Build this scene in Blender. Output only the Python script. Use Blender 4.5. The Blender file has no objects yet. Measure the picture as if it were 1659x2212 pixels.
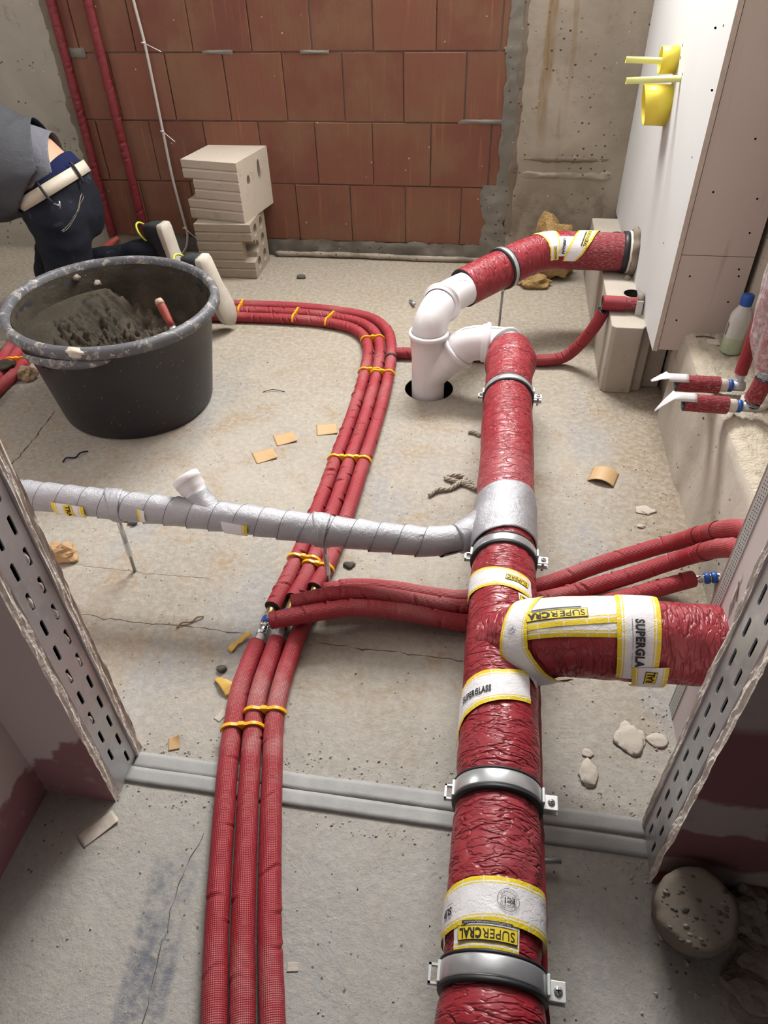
import bpy, bmesh, math, random
from mathutils import Vector, Matrix, noise as mn
random.seed(7)
S = bpy.context.scene
PI = math.pi
R = math.radians

# ------------------------------------------------------------------ camera
cam_d = bpy.data.cameras.new('camera')
cam = bpy.data.objects.new('camera', cam_d)
S.collection.objects.link(cam)
S.camera = cam
cam_d.sensor_fit = 'VERTICAL'
cam_d.sensor_height = 36.0
cam_d.lens = 1533.7 / 2212 * 36.0
cam_d.clip_start = 0.02
_p, _y, _r = .7139, .1775, -.0344
_F = Vector((-math.sin(_y) * math.cos(_p), math.cos(_y) * math.cos(_p), -math.sin(_p)))
_rt = Vector((math.cos(_y), math.sin(_y), 0))
_up = _rt.cross(_F)
_X = _rt * math.cos(_r) + _up * math.sin(_r)
_Y = -_rt * math.sin(_r) + _up * math.cos(_r)
cam.matrix_world = Matrix(((_X.x, _Y.x, -_F.x, 0), (_X.y, _Y.y, -_F.y, 0), (_X.z, _Y.z, -_F.z, 1.2826), (0, 0, 0, 1)))

# ------------------------------------------------------------------ world, lights, exposure
W = bpy.data.worlds.new('world')
S.world = W
W.use_nodes = True
W.node_tree.nodes['Background'].inputs[0].default_value = (0.94, 0.97, 1.0, 1)
W.node_tree.nodes['Background'].inputs[1].default_value = 0.06


def area(name, loc, target, sx, sy, power, col=(1, 1, 1)):
    d = bpy.data.lights.new(name, 'AREA')
    d.shape = 'RECTANGLE'
    d.size, d.size_y, d.energy, d.color = sx, sy, power, col
    o = bpy.data.objects.new(name, d)
    S.collection.objects.link(o)
    o.location = loc
    o.rotation_euler = (Vector(target) - Vector(loc)).to_track_quat('-Z', 'Y').to_euler()
    return o


area('window_daylight', (-0.23, 3.17, 2.22), (-0.32, 1.0, 1.75), 1.25, 0.75, 190, (1.0, 0.992, 0.978))   # daylight through the back window
area('left_fill_light', (-3.2, 1.7, 1.75), (0.4, 1.6, 0.4), 0.9, 0.9, 20, (1.0, 0.99, 0.97))   # added fill from the left; no window is built in that wall
area('corridor_daylight', (-0.35, -1.5, 0.95), (-0.75, 0.57, 0.6), 0.7, 0.7, 3.0, (0.97, 0.98, 1.0))   # weak daylight from the far end of the corridor
S.view_settings.view_transform = 'Standard'
S.view_settings.look = 'None'
S.view_settings.gamma = 1
S.view_settings.use_curve_mapping = False
S.view_settings.exposure = -0.26

# ------------------------------------------------------------------ object helpers
ORG = {}


def link(o):
    S.collection.objects.link(o)
    return o


def props(o, label=None, cat=None, group=None, kind=None):
    for k, v in (('label', label), ('category', cat), ('group', group), ('kind', kind)):
        if v:
            o[k] = v
    return o


def thing(name, label, cat, org, group=None):
    o = link(bpy.data.objects.new(name, None))
    o.empty_display_size = .03
    o.location = org
    ORG[o] = Vector(org)
    return props(o, label, cat, group)


def add(name, VF, mat, parent=None, label=None, cat=None, group=None, kind=None, smooth=True, uv=None, org=None):
    """one mesh object from (verts, faces[, uv[, material index]]) given in world coordinates"""
    V, Fc = VF[0], VF[1]
    uv = VF[2] if len(VF) > 2 and uv is None else uv
    mi = VF[3] if len(VF) > 3 else None
    if parent is not None:
        o0 = ORG[parent]
    elif org is not None:
        o0 = Vector(org)
    else:
        xs, ys, zs = zip(*V)
        o0 = Vector(((min(xs) + max(xs)) / 2, (min(ys) + max(ys)) / 2, min(zs)))
    me = bpy.data.meshes.new(name)
    me.from_pydata([(v[0] - o0[0], v[1] - o0[1], v[2] - o0[2]) for v in V], [], Fc)
    for m in (mat if isinstance(mat, (list, tuple)) else [mat]):
        me.materials.append(m)
    if smooth:
        me.polygons.foreach_set('use_smooth', [True] * len(me.polygons))
    if mi:
        me.polygons.foreach_set('material_index', mi)
    if uv:
        l = me.uv_layers.new(name='UVMap')
        flat = []
        for p in me.polygons:
            for vi in p.vertices:
                flat += uv[vi][:2]
        l.data.foreach_set('uv', flat)
    me.validate()
    me.update()
    o = link(bpy.data.objects.new(name, me))
    ORG[o] = o0
    if parent is not None:
        o.parent = parent
    else:
        o.location = o0
    return props(o, label, cat, group, kind)


def mod(o, typ, **kw):
    m = o.modifiers.new(typ.lower(), typ)
    for k, v in kw.items():
        setattr(m, k, v)
    return m


def bev(o, w=.003, seg=2):
    return mod(o, 'BEVEL', width=w, segments=seg, limit_method='ANGLE', angle_limit=R(40), harden_normals=False)


def autosmooth(o, ang=40):
    me = o.data
    bm = bmesh.new()
    bm.from_mesh(me)
    for e in bm.edges:
        if len(e.link_faces) == 2 and e.calc_face_angle(0) > R(ang):
            e.smooth = False
    bm.to_mesh(me)
    bm.free()
    return o


# ------------------------------------------------------------------ geometry helpers
def merge(*parts):
    V, Fc = [], []
    uv = []
    for p in parts:
        n = len(V)
        V += [tuple(v) for v in p[0]]
        Fc += [tuple(i + n for i in f) for f in p[1]]
        uv += list(p[2]) if len(p) > 2 and p[2] else [(0, 0)] * len(p[0])
    return V, Fc, uv


def box(x0, x1, y0, y1, z0, z1):
    V = [(x0, y0, z0), (x1, y0, z0), (x1, y1, z0), (x0, y1, z0), (x0, y0, z1), (x1, y0, z1), (x1, y1, z1), (x0, y1, z1)]
    return V, [(0, 3, 2, 1), (4, 5, 6, 7), (0, 1, 5, 4), (1, 2, 6, 5), (2, 3, 7, 6), (3, 0, 4, 7)]


def xf(VF, M):
    return ([tuple(M @ Vector(v)) for v in VF[0]],) + tuple(VF[1:])


def frame(t, ref):
    """columns: side, up, along; up is as near to ref as the direction allows"""
    t = Vector(t).normalized()
    side = t.cross(Vector(ref))
    if side.length < 1e-4:
        side = t.cross(Vector((1, .01, 0)))
    side.normalize()
    return side, side.cross(t), t


def place(t, ref, loc):
    a, b, c = frame(t, ref)
    return Matrix(((a.x, b.x, c.x, loc[0]), (a.y, b.y, c.y, loc[1]), (a.z, b.z, c.z, loc[2]), (0, 0, 0, 1)))


def spline(pts, step=.01, closed=False):
    P = [Vector(p) for p in pts]
    n = len(P)
    out = []
    for i in range(n - 1):
        p0 = P[i - 1] if i else P[0] * 2 - P[1]
        p1, p2 = P[i], P[i + 1]
        p3 = P[i + 2] if i + 2 < n else P[-1] * 2 - P[-2]
        k = max(1, int(round((p2 - p1).length / step)))
        d0, d1, d2 = [max(1e-4, (b - a).length) ** .5 for a, b in ((p0, p1), (p1, p2), (p2, p3))]
        m1 = (p2 - p1) + ((p1 - p0) / d0 - (p2 - p0) / (d0 + d1)) * d1
        m2 = (p2 - p1) + ((p3 - p2) / d2 - (p3 - p1) / (d1 + d2)) * d1
        for j in range(k):
            t = j / k
            out.append(p1 * (2 * t ** 3 - 3 * t * t + 1) + m1 * (t ** 3 - 2 * t * t + t) + p2 * (-2 * t ** 3 + 3 * t * t) + m2 * (t ** 3 - t * t))
    out.append(P[-1])
    return out


def line(a, b, step=.01):
    a, b = Vector(a), Vector(b)
    k = max(1, int(round((b - a).length / step)))
    return [a.lerp(b, i / k) for i in range(k + 1)]


def sweep(path, rad, seg=32, ref=(0, 0, 1), disp=None, cap=True, inner=None, transport=False):
    """tube along a path; rad is a number, a list, or f(u)->r or (r_up, r_side); uv = metres along, metres around"""
    path = [Vector(p) for p in path]
    n = len(path)
    L = [0]
    for a, b in zip(path, path[1:]):
        L.append(L[-1] + (b - a).length)
    V, Fc, uv, mi = [], [], [], []
    up = None
    for i, p in enumerate(path):
        t = (path[min(n - 1, i + 1)] - path[max(0, i - 1)]).normalized()
        if transport and up is not None:
            side = t.cross(up).normalized()
            up = side.cross(t)
        else:
            side, up, t = frame(t, ref)
        r = rad(L[i]) if callable(rad) else rad[i] if isinstance(rad, (list, tuple)) else rad
        ru, rs = r if isinstance(r, tuple) else (r, r)
        for k in range(seg + 1):
            ph = 2 * PI * k / seg - PI
            d = disp(L[i], ph, max(ru, rs)) if disp else 0
            V.append(p + up * (math.cos(ph) * (ru + d)) + side * (math.sin(ph) * (rs + d)))
            uv.append((L[i], ph * max(ru, rs)))
    w = seg + 1
    for i in range(n - 1):
        for k in range(seg):
            a = i * w + k
            Fc.append((a, a + 1, a + w + 1, a + w))
            mi.append(0)
    # weld the seam geometrically: first and last of each ring share a place
    if cap:
        for i, flip in ((0, 0), (n - 1, 1)):
            ring = [i * w + k for k in range(seg)]
            if inner:
                c = path[i]
                b = len(V)
                for k in ring:
                    V.append(c + (Vector(V[k]) - c) * inner)
                    uv.append(uv[k])
                b2 = len(V)
                dpt = (path[0] - path[1] if i == 0 else path[-1] - path[-2]).normalized()
                for k in range(seg):
                    V.append(Vector(V[b + k]) - dpt * .012)
                    uv.append(uv[ring[k]])
                for k in range(seg):
                    k2 = (k + 1) % seg
                    for q0, q1 in ((ring[k], ring[k2]), (b + k, b + k2)):
                        o_ = b if q0 == ring[k] else b2
                        f = (q0, o_ + k, o_ + k2, q1)
                        Fc.append(f if flip else f[::-1])
                        mi.append(1)
                f = tuple(b2 + k for k in range(seg))
                Fc.append(f[::-1] if flip else f)
                mi.append(1)
            else:
                Fc.append(tuple(ring) if flip else tuple(ring[::-1]))
                mi.append(1)
    # consistent outward normals: ring order runs side->up, check one face
    f = Fc[0]
    nrm = (V[f[1]] - V[f[0]]).cross(V[f[3]] - V[f[0]])
    if nrm.dot(V[f[0]] - path[0]) < 0:
        Fc = [q[::-1] for q in Fc]
    return [tuple(v) for v in V], Fc, uv, mi


def lathe(prof, org=(0, 0, 0), axis=(0, 0, 1), seg=48, a=1.0, b=1.0, disp=None, ref=(0, 1, 0), cap=True):
    """closed or open profile [(r, h)...] turned about an axis; a, b stretch the circle to an oval"""
    M = place(axis, ref, org)
    V, Fc = [], []
    n = len(prof)
    for i, (r, hh) in enumerate(prof):
        for k in range(seg):
            ph = 2 * PI * k / seg
            d = disp(r, hh, ph) if disp else 0
            V.append(tuple(M @ Vector(((r + d) * math.cos(ph) * a, (r + d) * math.sin(ph) * b, hh))))
    for i in range(n - 1):
        for k in range(seg):
            k2 = (k + 1) % seg
            Fc.append((i * seg + k, i * seg + k2, (i + 1) * seg + k2, (i + 1) * seg + k))
    for i, fl in ((0, 1), (n - 1, 0)):
        if cap and prof[0] != prof[-1] and prof[i][0] > 1e-6:
            f = tuple(i * seg + k for k in range(seg))
            Fc.append(f[::-1] if fl else f)
    return V, Fc


def rodz(a, b, r, seg=10):
    return sweep([a, b], r, seg, ref=(0, 1, .013))[:2]


def prism(poly, lo, hi, M=None):
    """extrude a 2-D outline (x, y) from z=lo to z=hi"""
    n = len(poly)
    V = [(x, y, lo) for x, y in poly] + [(x, y, hi) for x, y in poly]
    Fc = [tuple(range(n))[::-1], tuple(range(n, 2 * n))] + [(i, (i + 1) % n, n + (i + 1) % n, n + i) for i in range(n)]
    return xf((V, Fc), M) if M else (V, Fc)


def rock(c, r, seed, sq=(1, 1, .7), sub=3, amp=.35, flat=True, facet=.0):
    bm = bmesh.new()
    bmesh.ops.create_icosphere(bm, subdivisions=sub, radius=1)
    off = Vector((seed * 3.7, seed * 1.9, seed * .7))
    V = []
    for v in bm.verts:
        d = v.co.normalized()
        k = 1 + amp * mn.noise(d * 1.3 + off) + amp * .4 * mn.noise(d * 3.6 + off) + amp * .2 * mn.noise(d * 9 + off)
        p = d * k
        z = p.z
        if flat:
            z = max(z, -.55)
        V.append((c[0] + p.x * r * sq[0], c[1] + p.y * r * sq[1], c[2] + (z + (.55 if flat else 0)) * r * sq[2]))
    Fc = [tuple(v.index for v in f.verts) for f in bm.faces]
    bm.free()
    return V, Fc


def nz(x, y=0, z=0):
    return mn.noise(Vector((x, y, z)))


def ridged(x, y, z=0):
    return 1 - abs(mn.noise(Vector((x, y, z)))) * 2


# text as flat mesh points, bent later onto what carries it
_TXT = {}


def text2d(s, size, bold=0.0, shear=0.0, narrow=1.0, cell=.006, spacing=1.0):
    key = (s, size, bold, shear, narrow, spacing)
    if key in _TXT:
        return _TXT[key]
    cu = bpy.data.curves.new('lettering', 'FONT')
    cu.body = s
    cu.size = size
    cu.offset = bold * size
    cu.shear = shear
    cu.align_x = 'CENTER'
    cu.align_y = 'CENTER'
    cu.resolution_u = 3
    cu.space_character = spacing
    o = bpy.data.objects.new('lettering', cu)
    S.collection.objects.link(o)
    dg = bpy.context.evaluated_depsgraph_get()
    me = bpy.data.meshes.new_from_object(o.evaluated_get(dg))
    bm = bmesh.new()
    bm.from_mesh(me)
    for v in bm.verts:
        v.co.x *= narrow
        v.co.z = 0
    xs = [v.co.x for v in bm.verts]
    ys = [v.co.y for v in bm.verts]
    for ax, lo, hi in ((0, min(xs), max(xs)), (1, min(ys), max(ys))):
        q = lo + cell
        while q < hi:
            co = Vector((q, 0, 0)) if ax == 0 else Vector((0, q, 0))
            no = Vector((1, 0, 0)) if ax == 0 else Vector((0, 1, 0))
            bmesh.ops.bisect_plane(bm, geom=bm.verts[:] + bm.edges[:] + bm.faces[:], plane_co=co, plane_no=no)
            q += cell
    V = [(v.co.x, v.co.y) for v in bm.verts]
    bm.verts.index_update()
    Fc = [tuple(v.index for v in f.verts) for f in bm.faces]
    bm.free()
    bpy.data.objects.remove(o)
    bpy.data.meshes.remove(me)
    bpy.data.curves.remove(cu)
    w, hgt = max(xs) - min(xs), max(ys) - min(ys)
    _TXT[key] = (V, Fc, w, hgt)
    return _TXT[key]


def rect2d(w, hgt, cell=.006, x=0, y=0):
    nx, ny = max(1, int(w / cell)), max(1, int(hgt / cell))
    V = [(x - w / 2 + w * i / nx, y - hgt / 2 + hgt * j / ny) for j in range(ny + 1) for i in range(nx + 1)]
    Fc = [(j * (nx + 1) + i, j * (nx + 1) + i + 1, (j + 1) * (nx + 1) + i + 1, (j + 1) * (nx + 1) + i) for j in range(ny) for i in range(nx)]
    return V, Fc


def ring2d(r0, r1, seg=40, a0=0, a1=2 * PI):
    V = []
    for k in range(seg + 1):
        a = a0 + (a1 - a0) * k / seg
        V += [(r0 * math.cos(a), r0 * math.sin(a)), (r1 * math.cos(a), r1 * math.sin(a))]
    return V, [(2 * k, 2 * k + 1, 2 * k + 3, 2 * k + 2) for k in range(seg)]


def bend2d(VF, fn, s0, v0, rot, off, dx=0, dy=0):
    """lay a flat figure on a surface: fn(s, v, off) -> point; s along the axis, v metres around; rot turns the figure"""
    c, sn = math.cos(rot), math.sin(rot)
    V = []
    for x, y in VF[0]:
        x += dx
        y += dy
        V.append(tuple(fn(s0 + x * sn + y * c, v0 + x * c - y * sn, off)))
    return V, VF[1]


def cut(o, cutters):
    """carve solids out of a mesh object for good"""
    me = bpy.data.meshes.new('cutter')
    V, Fc, _ = merge(*cutters)
    me.from_pydata(V, [], Fc)
    c = link(bpy.data.objects.new('cutter', me))
    m = o.modifiers.new('b', 'BOOLEAN')
    m.operation, m.solver, m.object = 'DIFFERENCE', 'EXACT', c
    c.matrix_world = Matrix.Identity(4)
    dg = bpy.context.evaluated_depsgraph_get()
    dg.update()
    new = bpy.data.meshes.new_from_object(o.evaluated_get(dg))
    o.modifiers.clear()
    o.data = new
    bpy.data.objects.remove(c)
    return o


def capsule(p0, r0, p1, r1, seg=20):
    p0, p1 = Vector(p0), Vector(p1)
    t = (p1 - p0).normalized()
    path, rad = [], []
    for k in range(6):
        a = PI / 2 * k / 6
        path.append(p0 - t * r0 * math.cos(a))
        rad.append(max(.002, r0 * math.sin(a)))
    n = max(2, int((p1 - p0).length / .03))
    for k in range(n + 1):
        path.append(p0.lerp(p1, k / n))
        rad.append(r0 + (r1 - r0) * k / n)
    for k in range(1, 7):
        a = PI / 2 * k / 6
        path.append(p1 + t * r1 * math.sin(a))
        rad.append(max(.002, r1 * math.cos(a)))
    return sweep(path, rad, seg, ref=(0, 1, .01) if abs(t.y) < .9 else (0, 0, 1))[:2]


def fused(parts, voxel=.012, smooth=6, planes=(), fold=None):
    """one continuous skin over overlapping solids; planes: (point, normal) cut the outer side away"""
    me = bpy.data.meshes.new('f')
    V, Fc, _ = merge(*parts)
    me.from_pydata(V, [], Fc)
    o = link(bpy.data.objects.new('f', me))
    m = o.modifiers.new('r', 'REMESH')
    m.mode, m.voxel_size = 'VOXEL', voxel
    m = o.modifiers.new('s', 'SMOOTH')
    m.factor, m.iterations = .5, smooth
    dg = bpy.context.evaluated_depsgraph_get()
    dg.update()
    new = bpy.data.meshes.new_from_object(o.evaluated_get(dg))
    bm = bmesh.new()
    bm.from_mesh(new)
    if fold:
        bm.normal_update()
        for v in bm.verts:
            v.co = v.co + v.normal * fold(v.co)
    for p, nrm in planes:
        bmesh.ops.bisect_plane(bm, geom=bm.verts[:] + bm.edges[:] + bm.faces[:], plane_co=p, plane_no=nrm, clear_outer=True)
    bm.verts.index_update()
    out = [tuple(v.co) for v in bm.verts], [tuple(v.index for v in f.verts) for f in bm.faces]
    bm.free()
    bpy.data.objects.remove(o)
    bpy.data.meshes.remove(new)
    return out


# ------------------------------------------------------------------ materials
class Mat:
    def __init__(s, name, rough=.5, metal=0.0, spec=.5):
        s.m = bpy.data.materials.new(name)
        s.m.use_nodes = True
        s.t = s.m.node_tree
        s.b = s.t.nodes['Principled BSDF']
        s.b.inputs['Roughness'].default_value = rough
        s.b.inputs['Metallic'].default_value = metal
        s.b.inputs['Specular IOR Level'].default_value = spec
        s.tc = None

    def n(s, typ, ins=None, **props_):
        nd = s.t.nodes.new('ShaderNode' + typ)
        for k, v in props_.items():
            setattr(nd, k, v)
        for k, v in (ins or {}).items():
            s.set(nd.inputs[k], v)
        return nd

    def set(s, sock, v):
        if hasattr(v, 'is_output'):
            s.t.links.new(v, sock)
        elif isinstance(v, (tuple, list)) and sock.type == 'RGBA' and len(v) == 3:
            sock.default_value = (*v, 1)
        else:
            sock.default_value = v

    def co(s, kind='Object', scale=(1, 1, 1)):
        if s.tc is None:
            s.tc = s.n('TexCoord')
        if scale == (1, 1, 1):
            return s.tc.outputs[kind]
        return s.n('Mapping', {'Vector': s.tc.outputs[kind], 'Scale': scale}).outputs[0]

    def world(s, scale=(1, 1, 1)):
        g = s.n('NewGeometry').outputs['Position']
        return g if scale == (1, 1, 1) else s.n('Mapping', {'Vector': g, 'Scale': scale}).outputs[0]

    def noise(s, vec, scale, detail=4, rough=.55, dist=0.0, out='Fac'):
        return s.n('TexNoise', {'Vector': vec, 'Scale': scale, 'Detail': detail, 'Roughness': rough, 'Distortion': dist}).outputs[out]

    def voro(s, vec, scale, out='Distance', feature='F1'):
        return s.n('TexVoronoi', {'Vector': vec, 'Scale': scale}, feature=feature).outputs[out]

    def math(s, op, a, b=0.0, clamp=False):
        nd = s.n('Math', operation=op, use_clamp=clamp)
        s.set(nd.inputs[0], a)
        s.set(nd.inputs[1], b)
        return nd.outputs[0]

    def rng(s, v, a, b, c=0.0, d=1.0):
        return s.n('MapRange', {'Value': v, 'From Min': a, 'From Max': b, 'To Min': c, 'To Max': d}, interpolation_type='SMOOTHSTEP').outputs[0]

    def mix(s, f, a, b, mode='MIX'):
        nd = s.n('Mix', data_type='RGBA', blend_type=mode)
        s.set(nd.inputs[0], f)
        s.set(nd.inputs[6], a)
        s.set(nd.inputs[7], b)
        return nd.outputs[2]

    def sep(s, vec):
        return s.n('SeparateXYZ', {0: vec}).outputs

    def rand(s):
        return s.n('ObjectInfo').outputs['Random']

    def col(s, c):
        s.set(s.b.inputs['Base Color'], c)
        return s

    def rgh(s, v):
        s.set(s.b.inputs['Roughness'], v)
        return s

    def bump(s, h, strength=.5, dist=.002, prev=None):
        ins = {'Height': h, 'Strength': strength, 'Distance': dist}
        if prev:
            ins['Normal'] = prev
        o = s.n('Bump', ins).outputs[0]
        s.t.links.new(o, s.b.inputs['Normal'])
        return o


def plain(name, c, rough=.5, metal=0.0, spec=.5, nscale=0, namp=.15, bump=0.0, bscale=200, bdist=.001):
    m = Mat(name, rough, metal, spec)
    if nscale:
        f = m.noise(m.co(), nscale, 5)
        m.col(m.mix(f, tuple(x * (1 - namp) for x in c), tuple(min(1, x * (1 + namp)) for x in c)))
    else:
        m.col(c)
    if bump:
        m.bump(m.noise(m.co(), bscale, 4), bump, bdist)
    return m.m


def mk_floor():
    m = Mat('floor_concrete', .88, 0, .25)
    p = m.world()
    big = m.noise(p, 1.6, 6, .62, .4)
    mid = m.noise(p, 7, 6, .65, .6)
    fin = m.noise(p, 60, 5, .7)
    c = m.mix(m.rng(big, .38, .62), (.29, .262, .222), (.375, .342, .288))
    c = m.mix(m.rng(mid, .48, .70), c, (.305, .232, .155))                      # brown dust patches
    c = m.mix(m.math('MULTIPLY', m.rng(m.noise(m.world((2.2, .8, 1)), 2.1, 5, .6), .52, .64), .7), c, (.275, .278, .285))  # greyer smears
    x, y, z = m.sep(p)
    c = m.mix(m.math('MULTIPLY', m.rng(y, 1.5, 2.6), .75), c, (.272, .228, .168))      # browner towards the back
    edge = m.math('MULTIPLY', m.math('MULTIPLY', m.rng(m.math('ADD', x, m.math('MULTIPLY', mid, .16)), .36, .58), m.rng(y, .85, 1.15)), m.rng(y, 2.9, 2.3))
    c = m.mix(m.math('MULTIPLY', edge, .75), c, (.25, .195, .13))                # dirt along the foot of the plinth
    near = m.rng(y, 1.0, .45)                                                   # greyer slab on the corridor side
    c = m.mix(m.math('MULTIPLY', near, .75), c, (.36, .352, .337))
    # blue-grey chalk smear on the corridor floor
    sm = m.math('MULTIPLY', m.math('MULTIPLY', m.rng(m.math('ADD', x, m.math('MULTIPLY', y, .12)), -.47, -.455), m.rng(m.math('ADD', x, m.math('MULTIPLY', y, .12)), -.375, -.39)), m.rng(y, .52, .42))
    c = m.mix(m.math('MULTIPLY', sm, m.rng(m.noise(p, 14, 5, .7), .3, .6)), c, (.165, .175, .2))
    c = m.mix(m.rng(fin, .38, .66, 0, .5), c, (.45, .415, .355))
    gr = m.noise(p, 130, 4, .75)
    c = m.mix(m.math('MULTIPLY', m.rng(gr, .56, .70), m.rng(m.noise(p, 5, 4, .6), .42, .6, .15, .75)), c, (.235, .185, .125))
    dots = m.voro(p, 55)
    on = m.rng(m.noise(p, 9, 2), .5, .6)
    c = m.mix(m.math('MULTIPLY', m.rng(dots, .16, .08), on), c, (.12, .1, .075))
    c = m.mix(m.math('MULTIPLY', m.rng(m.voro(p, 23), .07, .04), .8), c, (.1, .085, .065))
    m.col(c)
    h = m.math('ADD', m.math('MULTIPLY', mid, 1.4), m.math('ADD', m.math('MULTIPLY', fin, .35), m.math('MULTIPLY', gr, .35)))
    m.bump(h, .75, .006)
    return m.m


def mk_concrete(name, a, b, stain=(.15, .12, .085), streak=True):
    m = Mat(name, .9, 0, .2)
    p = m.world()
    big = m.noise(p, 3.2, 6, .6, .5)
    c = m.mix(m.rng(big, .36, .66), a, b)
    c = m.mix(m.rng(m.noise(p, 11, 6, .7, .8), .55, .78, 0, .75), c, stain)
    if streak:
        v = m.noise(m.world((9, 9, .8)), 1.5, 4, .6)
        c = m.mix(m.rng(v, .58, .74, 0, .6), c, (.19, .125, .06))
    if name == 'wall_concrete':
        x, y, z = m.sep(p)
        xx = m.math('ADD', x, m.math('MULTIPLY', m.noise(p, 5, 3), .05))
        run = m.math('MULTIPLY', m.math('MULTIPLY', m.rng(xx, .118, .132), m.rng(xx, .168, .152)), m.rng(z, .38, .75))
        c = m.mix(m.math('MULTIPLY', run, m.rng(m.noise(m.world((30, 30, 3)), 2, 4), .3, .6, .3, .85)), c, (.21, .135, .06))
        run2 = m.math('MULTIPLY', m.math('MULTIPLY', m.rng(xx, .215, .222), m.rng(xx, .24, .232)), m.rng(z, .5, .9))
        c = m.mix(m.math('MULTIPLY', run2, .45), c, (.22, .15, .075))
        c = m.mix(m.math('MULTIPLY', m.rng(z, .40, .25), m.rng(m.noise(p, 8, 5, .65), .42, .62, 0, .7)), c, (.16, .125, .09))
    pores = m.voro(m.world((1, 1, 1.25)), 34)
    pm = m.math('MULTIPLY', m.rng(pores, .2, .1), m.rng(m.noise(p, 6, 3), .48, .6))
    c = m.mix(pm, c, (.07, .055, .04))
    c = m.mix(m.rng(m.voro(p, 19), .055, .03), c, (.62, .58, .5))
    m.col(c)
    h = m.math('SUBTRACT', m.math('MULTIPLY', m.noise(p, 26, 6, .65), .8), pm)
    m.bump(h, .6, .005)
    return m.m


def mk_brick():
    m = Mat('clay_brick', .9, 0, .2)
    p = m.co()
    r = m.rand()
    w = m.world()
    c = m.mix(r, (.195, .084, .055), (.16, .063, .045))
    c = m.mix(m.rng(m.noise(w, 4, 5, .6), .38, .68), c, (.195, .103, .063))
    st = m.noise(m.world((34, 34, 1.6)), 1.6, 4, .6)
    c = m.mix(m.rng(st, .56, .8, 0, .55), c, (.36, .165, .085))
    c = m.mix(m.rng(m.noise(m.world((90, 90, 3)), 2, 3), .5, .85, 0, .25), c, (.13, .05, .03))
    c = m.mix(m.rng(m.voro(w, 15), .06, .035), c, (.5, .38, .28))
    m.col(c)
    h = m.math('ADD', m.noise(m.world((110, 110, 4)), 2, 3), m.math('MULTIPLY', m.noise(w, 160, 3), .4))
    m.bump(h, .3, .003)
    return m.m


def mk_foil():
    """crinkled shiny red foil round the big drain pipes: creases run round the pipe"""
    m = Mat('red_foil', .34, 0, .5)
    uv = m.co('UV')
    wv = m.n('Mapping', {'Vector': uv, 'Scale': (1, 1, 1)}).outputs[0]
    d = m.noise(wv, 18, 2, .5, out='Color')
    vv = m.n('VectorMath', {0: wv, 1: m.n('VectorMath', {0: d, 1: (.012, .012, 0)}, operation='MULTIPLY').outputs[0]}, operation='ADD').outputs[0]
    def crease(sx, sy, sc, w):
        q = m.n('Mapping', {'Vector': vv, 'Scale': (sx, sy, 1)}).outputs[0]
        f = m.noise(q, sc, 2, .5)
        return m.rng(m.math('ABSOLUTE', m.math('SUBTRACT', f, .5)), 0.0, w)
    c1 = crease(3.6, .85, 11, .045)
    c2 = crease(3.0, 1.1, 24, .06)
    soft = m.noise(m.n('Mapping', {'Vector': wv, 'Scale': (2.4, .9, 1)}).outputs[0], 22, 3, .5)
    h = m.math('ADD', m.math('ADD', m.math('MULTIPLY', c1, 1.0), m.math('MULTIPLY', c2, .4)), m.math('MULTIPLY', soft, 1.0))
    m.bump(h, .55, .0045)
    r = m.noise(m.co(), 7, 4)
    c = m.mix(r, (.275, .02, .029), (.32, .027, .037))
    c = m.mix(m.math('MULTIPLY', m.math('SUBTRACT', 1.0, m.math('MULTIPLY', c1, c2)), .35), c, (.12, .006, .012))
    c = m.mix(m.rng(m.noise(m.co(), 3, 4), .5, .75, 0, .16), c, (.55, .3, .32))
    m.col(c)
    m.rgh(m.rng(m.noise(m.co(), 30, 3), .3, .7, .30, .48))
    return m.m


def mk_fabric(name='red_fabric', dust=.35, base=(.30, .022, .031)):
    """woven red sleeve of the thin pipes: fine grid, rubbed pale with dust in places"""
    m = Mat(name, .5, 0, .45)
    uv = m.co('UV')
    x, y, z = m.sep(uv)
    gu = m.math('SINE', m.math('MULTIPLY', x, 2 * PI / .0030))
    gv = m.math('SINE', m.math('MULTIPLY', y, 2 * PI / .0034))
    g = m.math('ADD', gu, m.math('MULTIPLY', gv, 1.2))
    d = m.rng(m.noise(m.co(), 5.5, 4, .65), .44, .68)
    up = m.rng(m.sep(m.n('NewGeometry').outputs['Normal'])[2], .1, .9)
    fiber = m.rng(g, -.5, 1.8, .35, 1)
    c = m.mix(m.noise(m.co(), 12, 3), base, tuple(k * 1.18 for k in base))
    c = m.mix(m.math('MULTIPLY', m.math('MULTIPLY', m.math('MULTIPLY', d, m.math('ADD', m.math('MULTIPLY', up, .6), .4)), fiber), dust), c, (.52, .34, .31))
    c = m.mix(m.math('MULTIPLY', m.rng(g, -1.0, -2.0), .5), c, (.14, .008, .012))
    m.col(c)
    wr = m.noise(m.n('Mapping', {'Vector': uv, 'Scale': (2.6, .8, 1)}).outputs[0], 24, 3)
    m.bump(m.math('ADD', m.math('MULTIPLY', g, .16), m.math('MULTIPLY', wr, 1.0)), .6, .0022)
    return m.m


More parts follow.
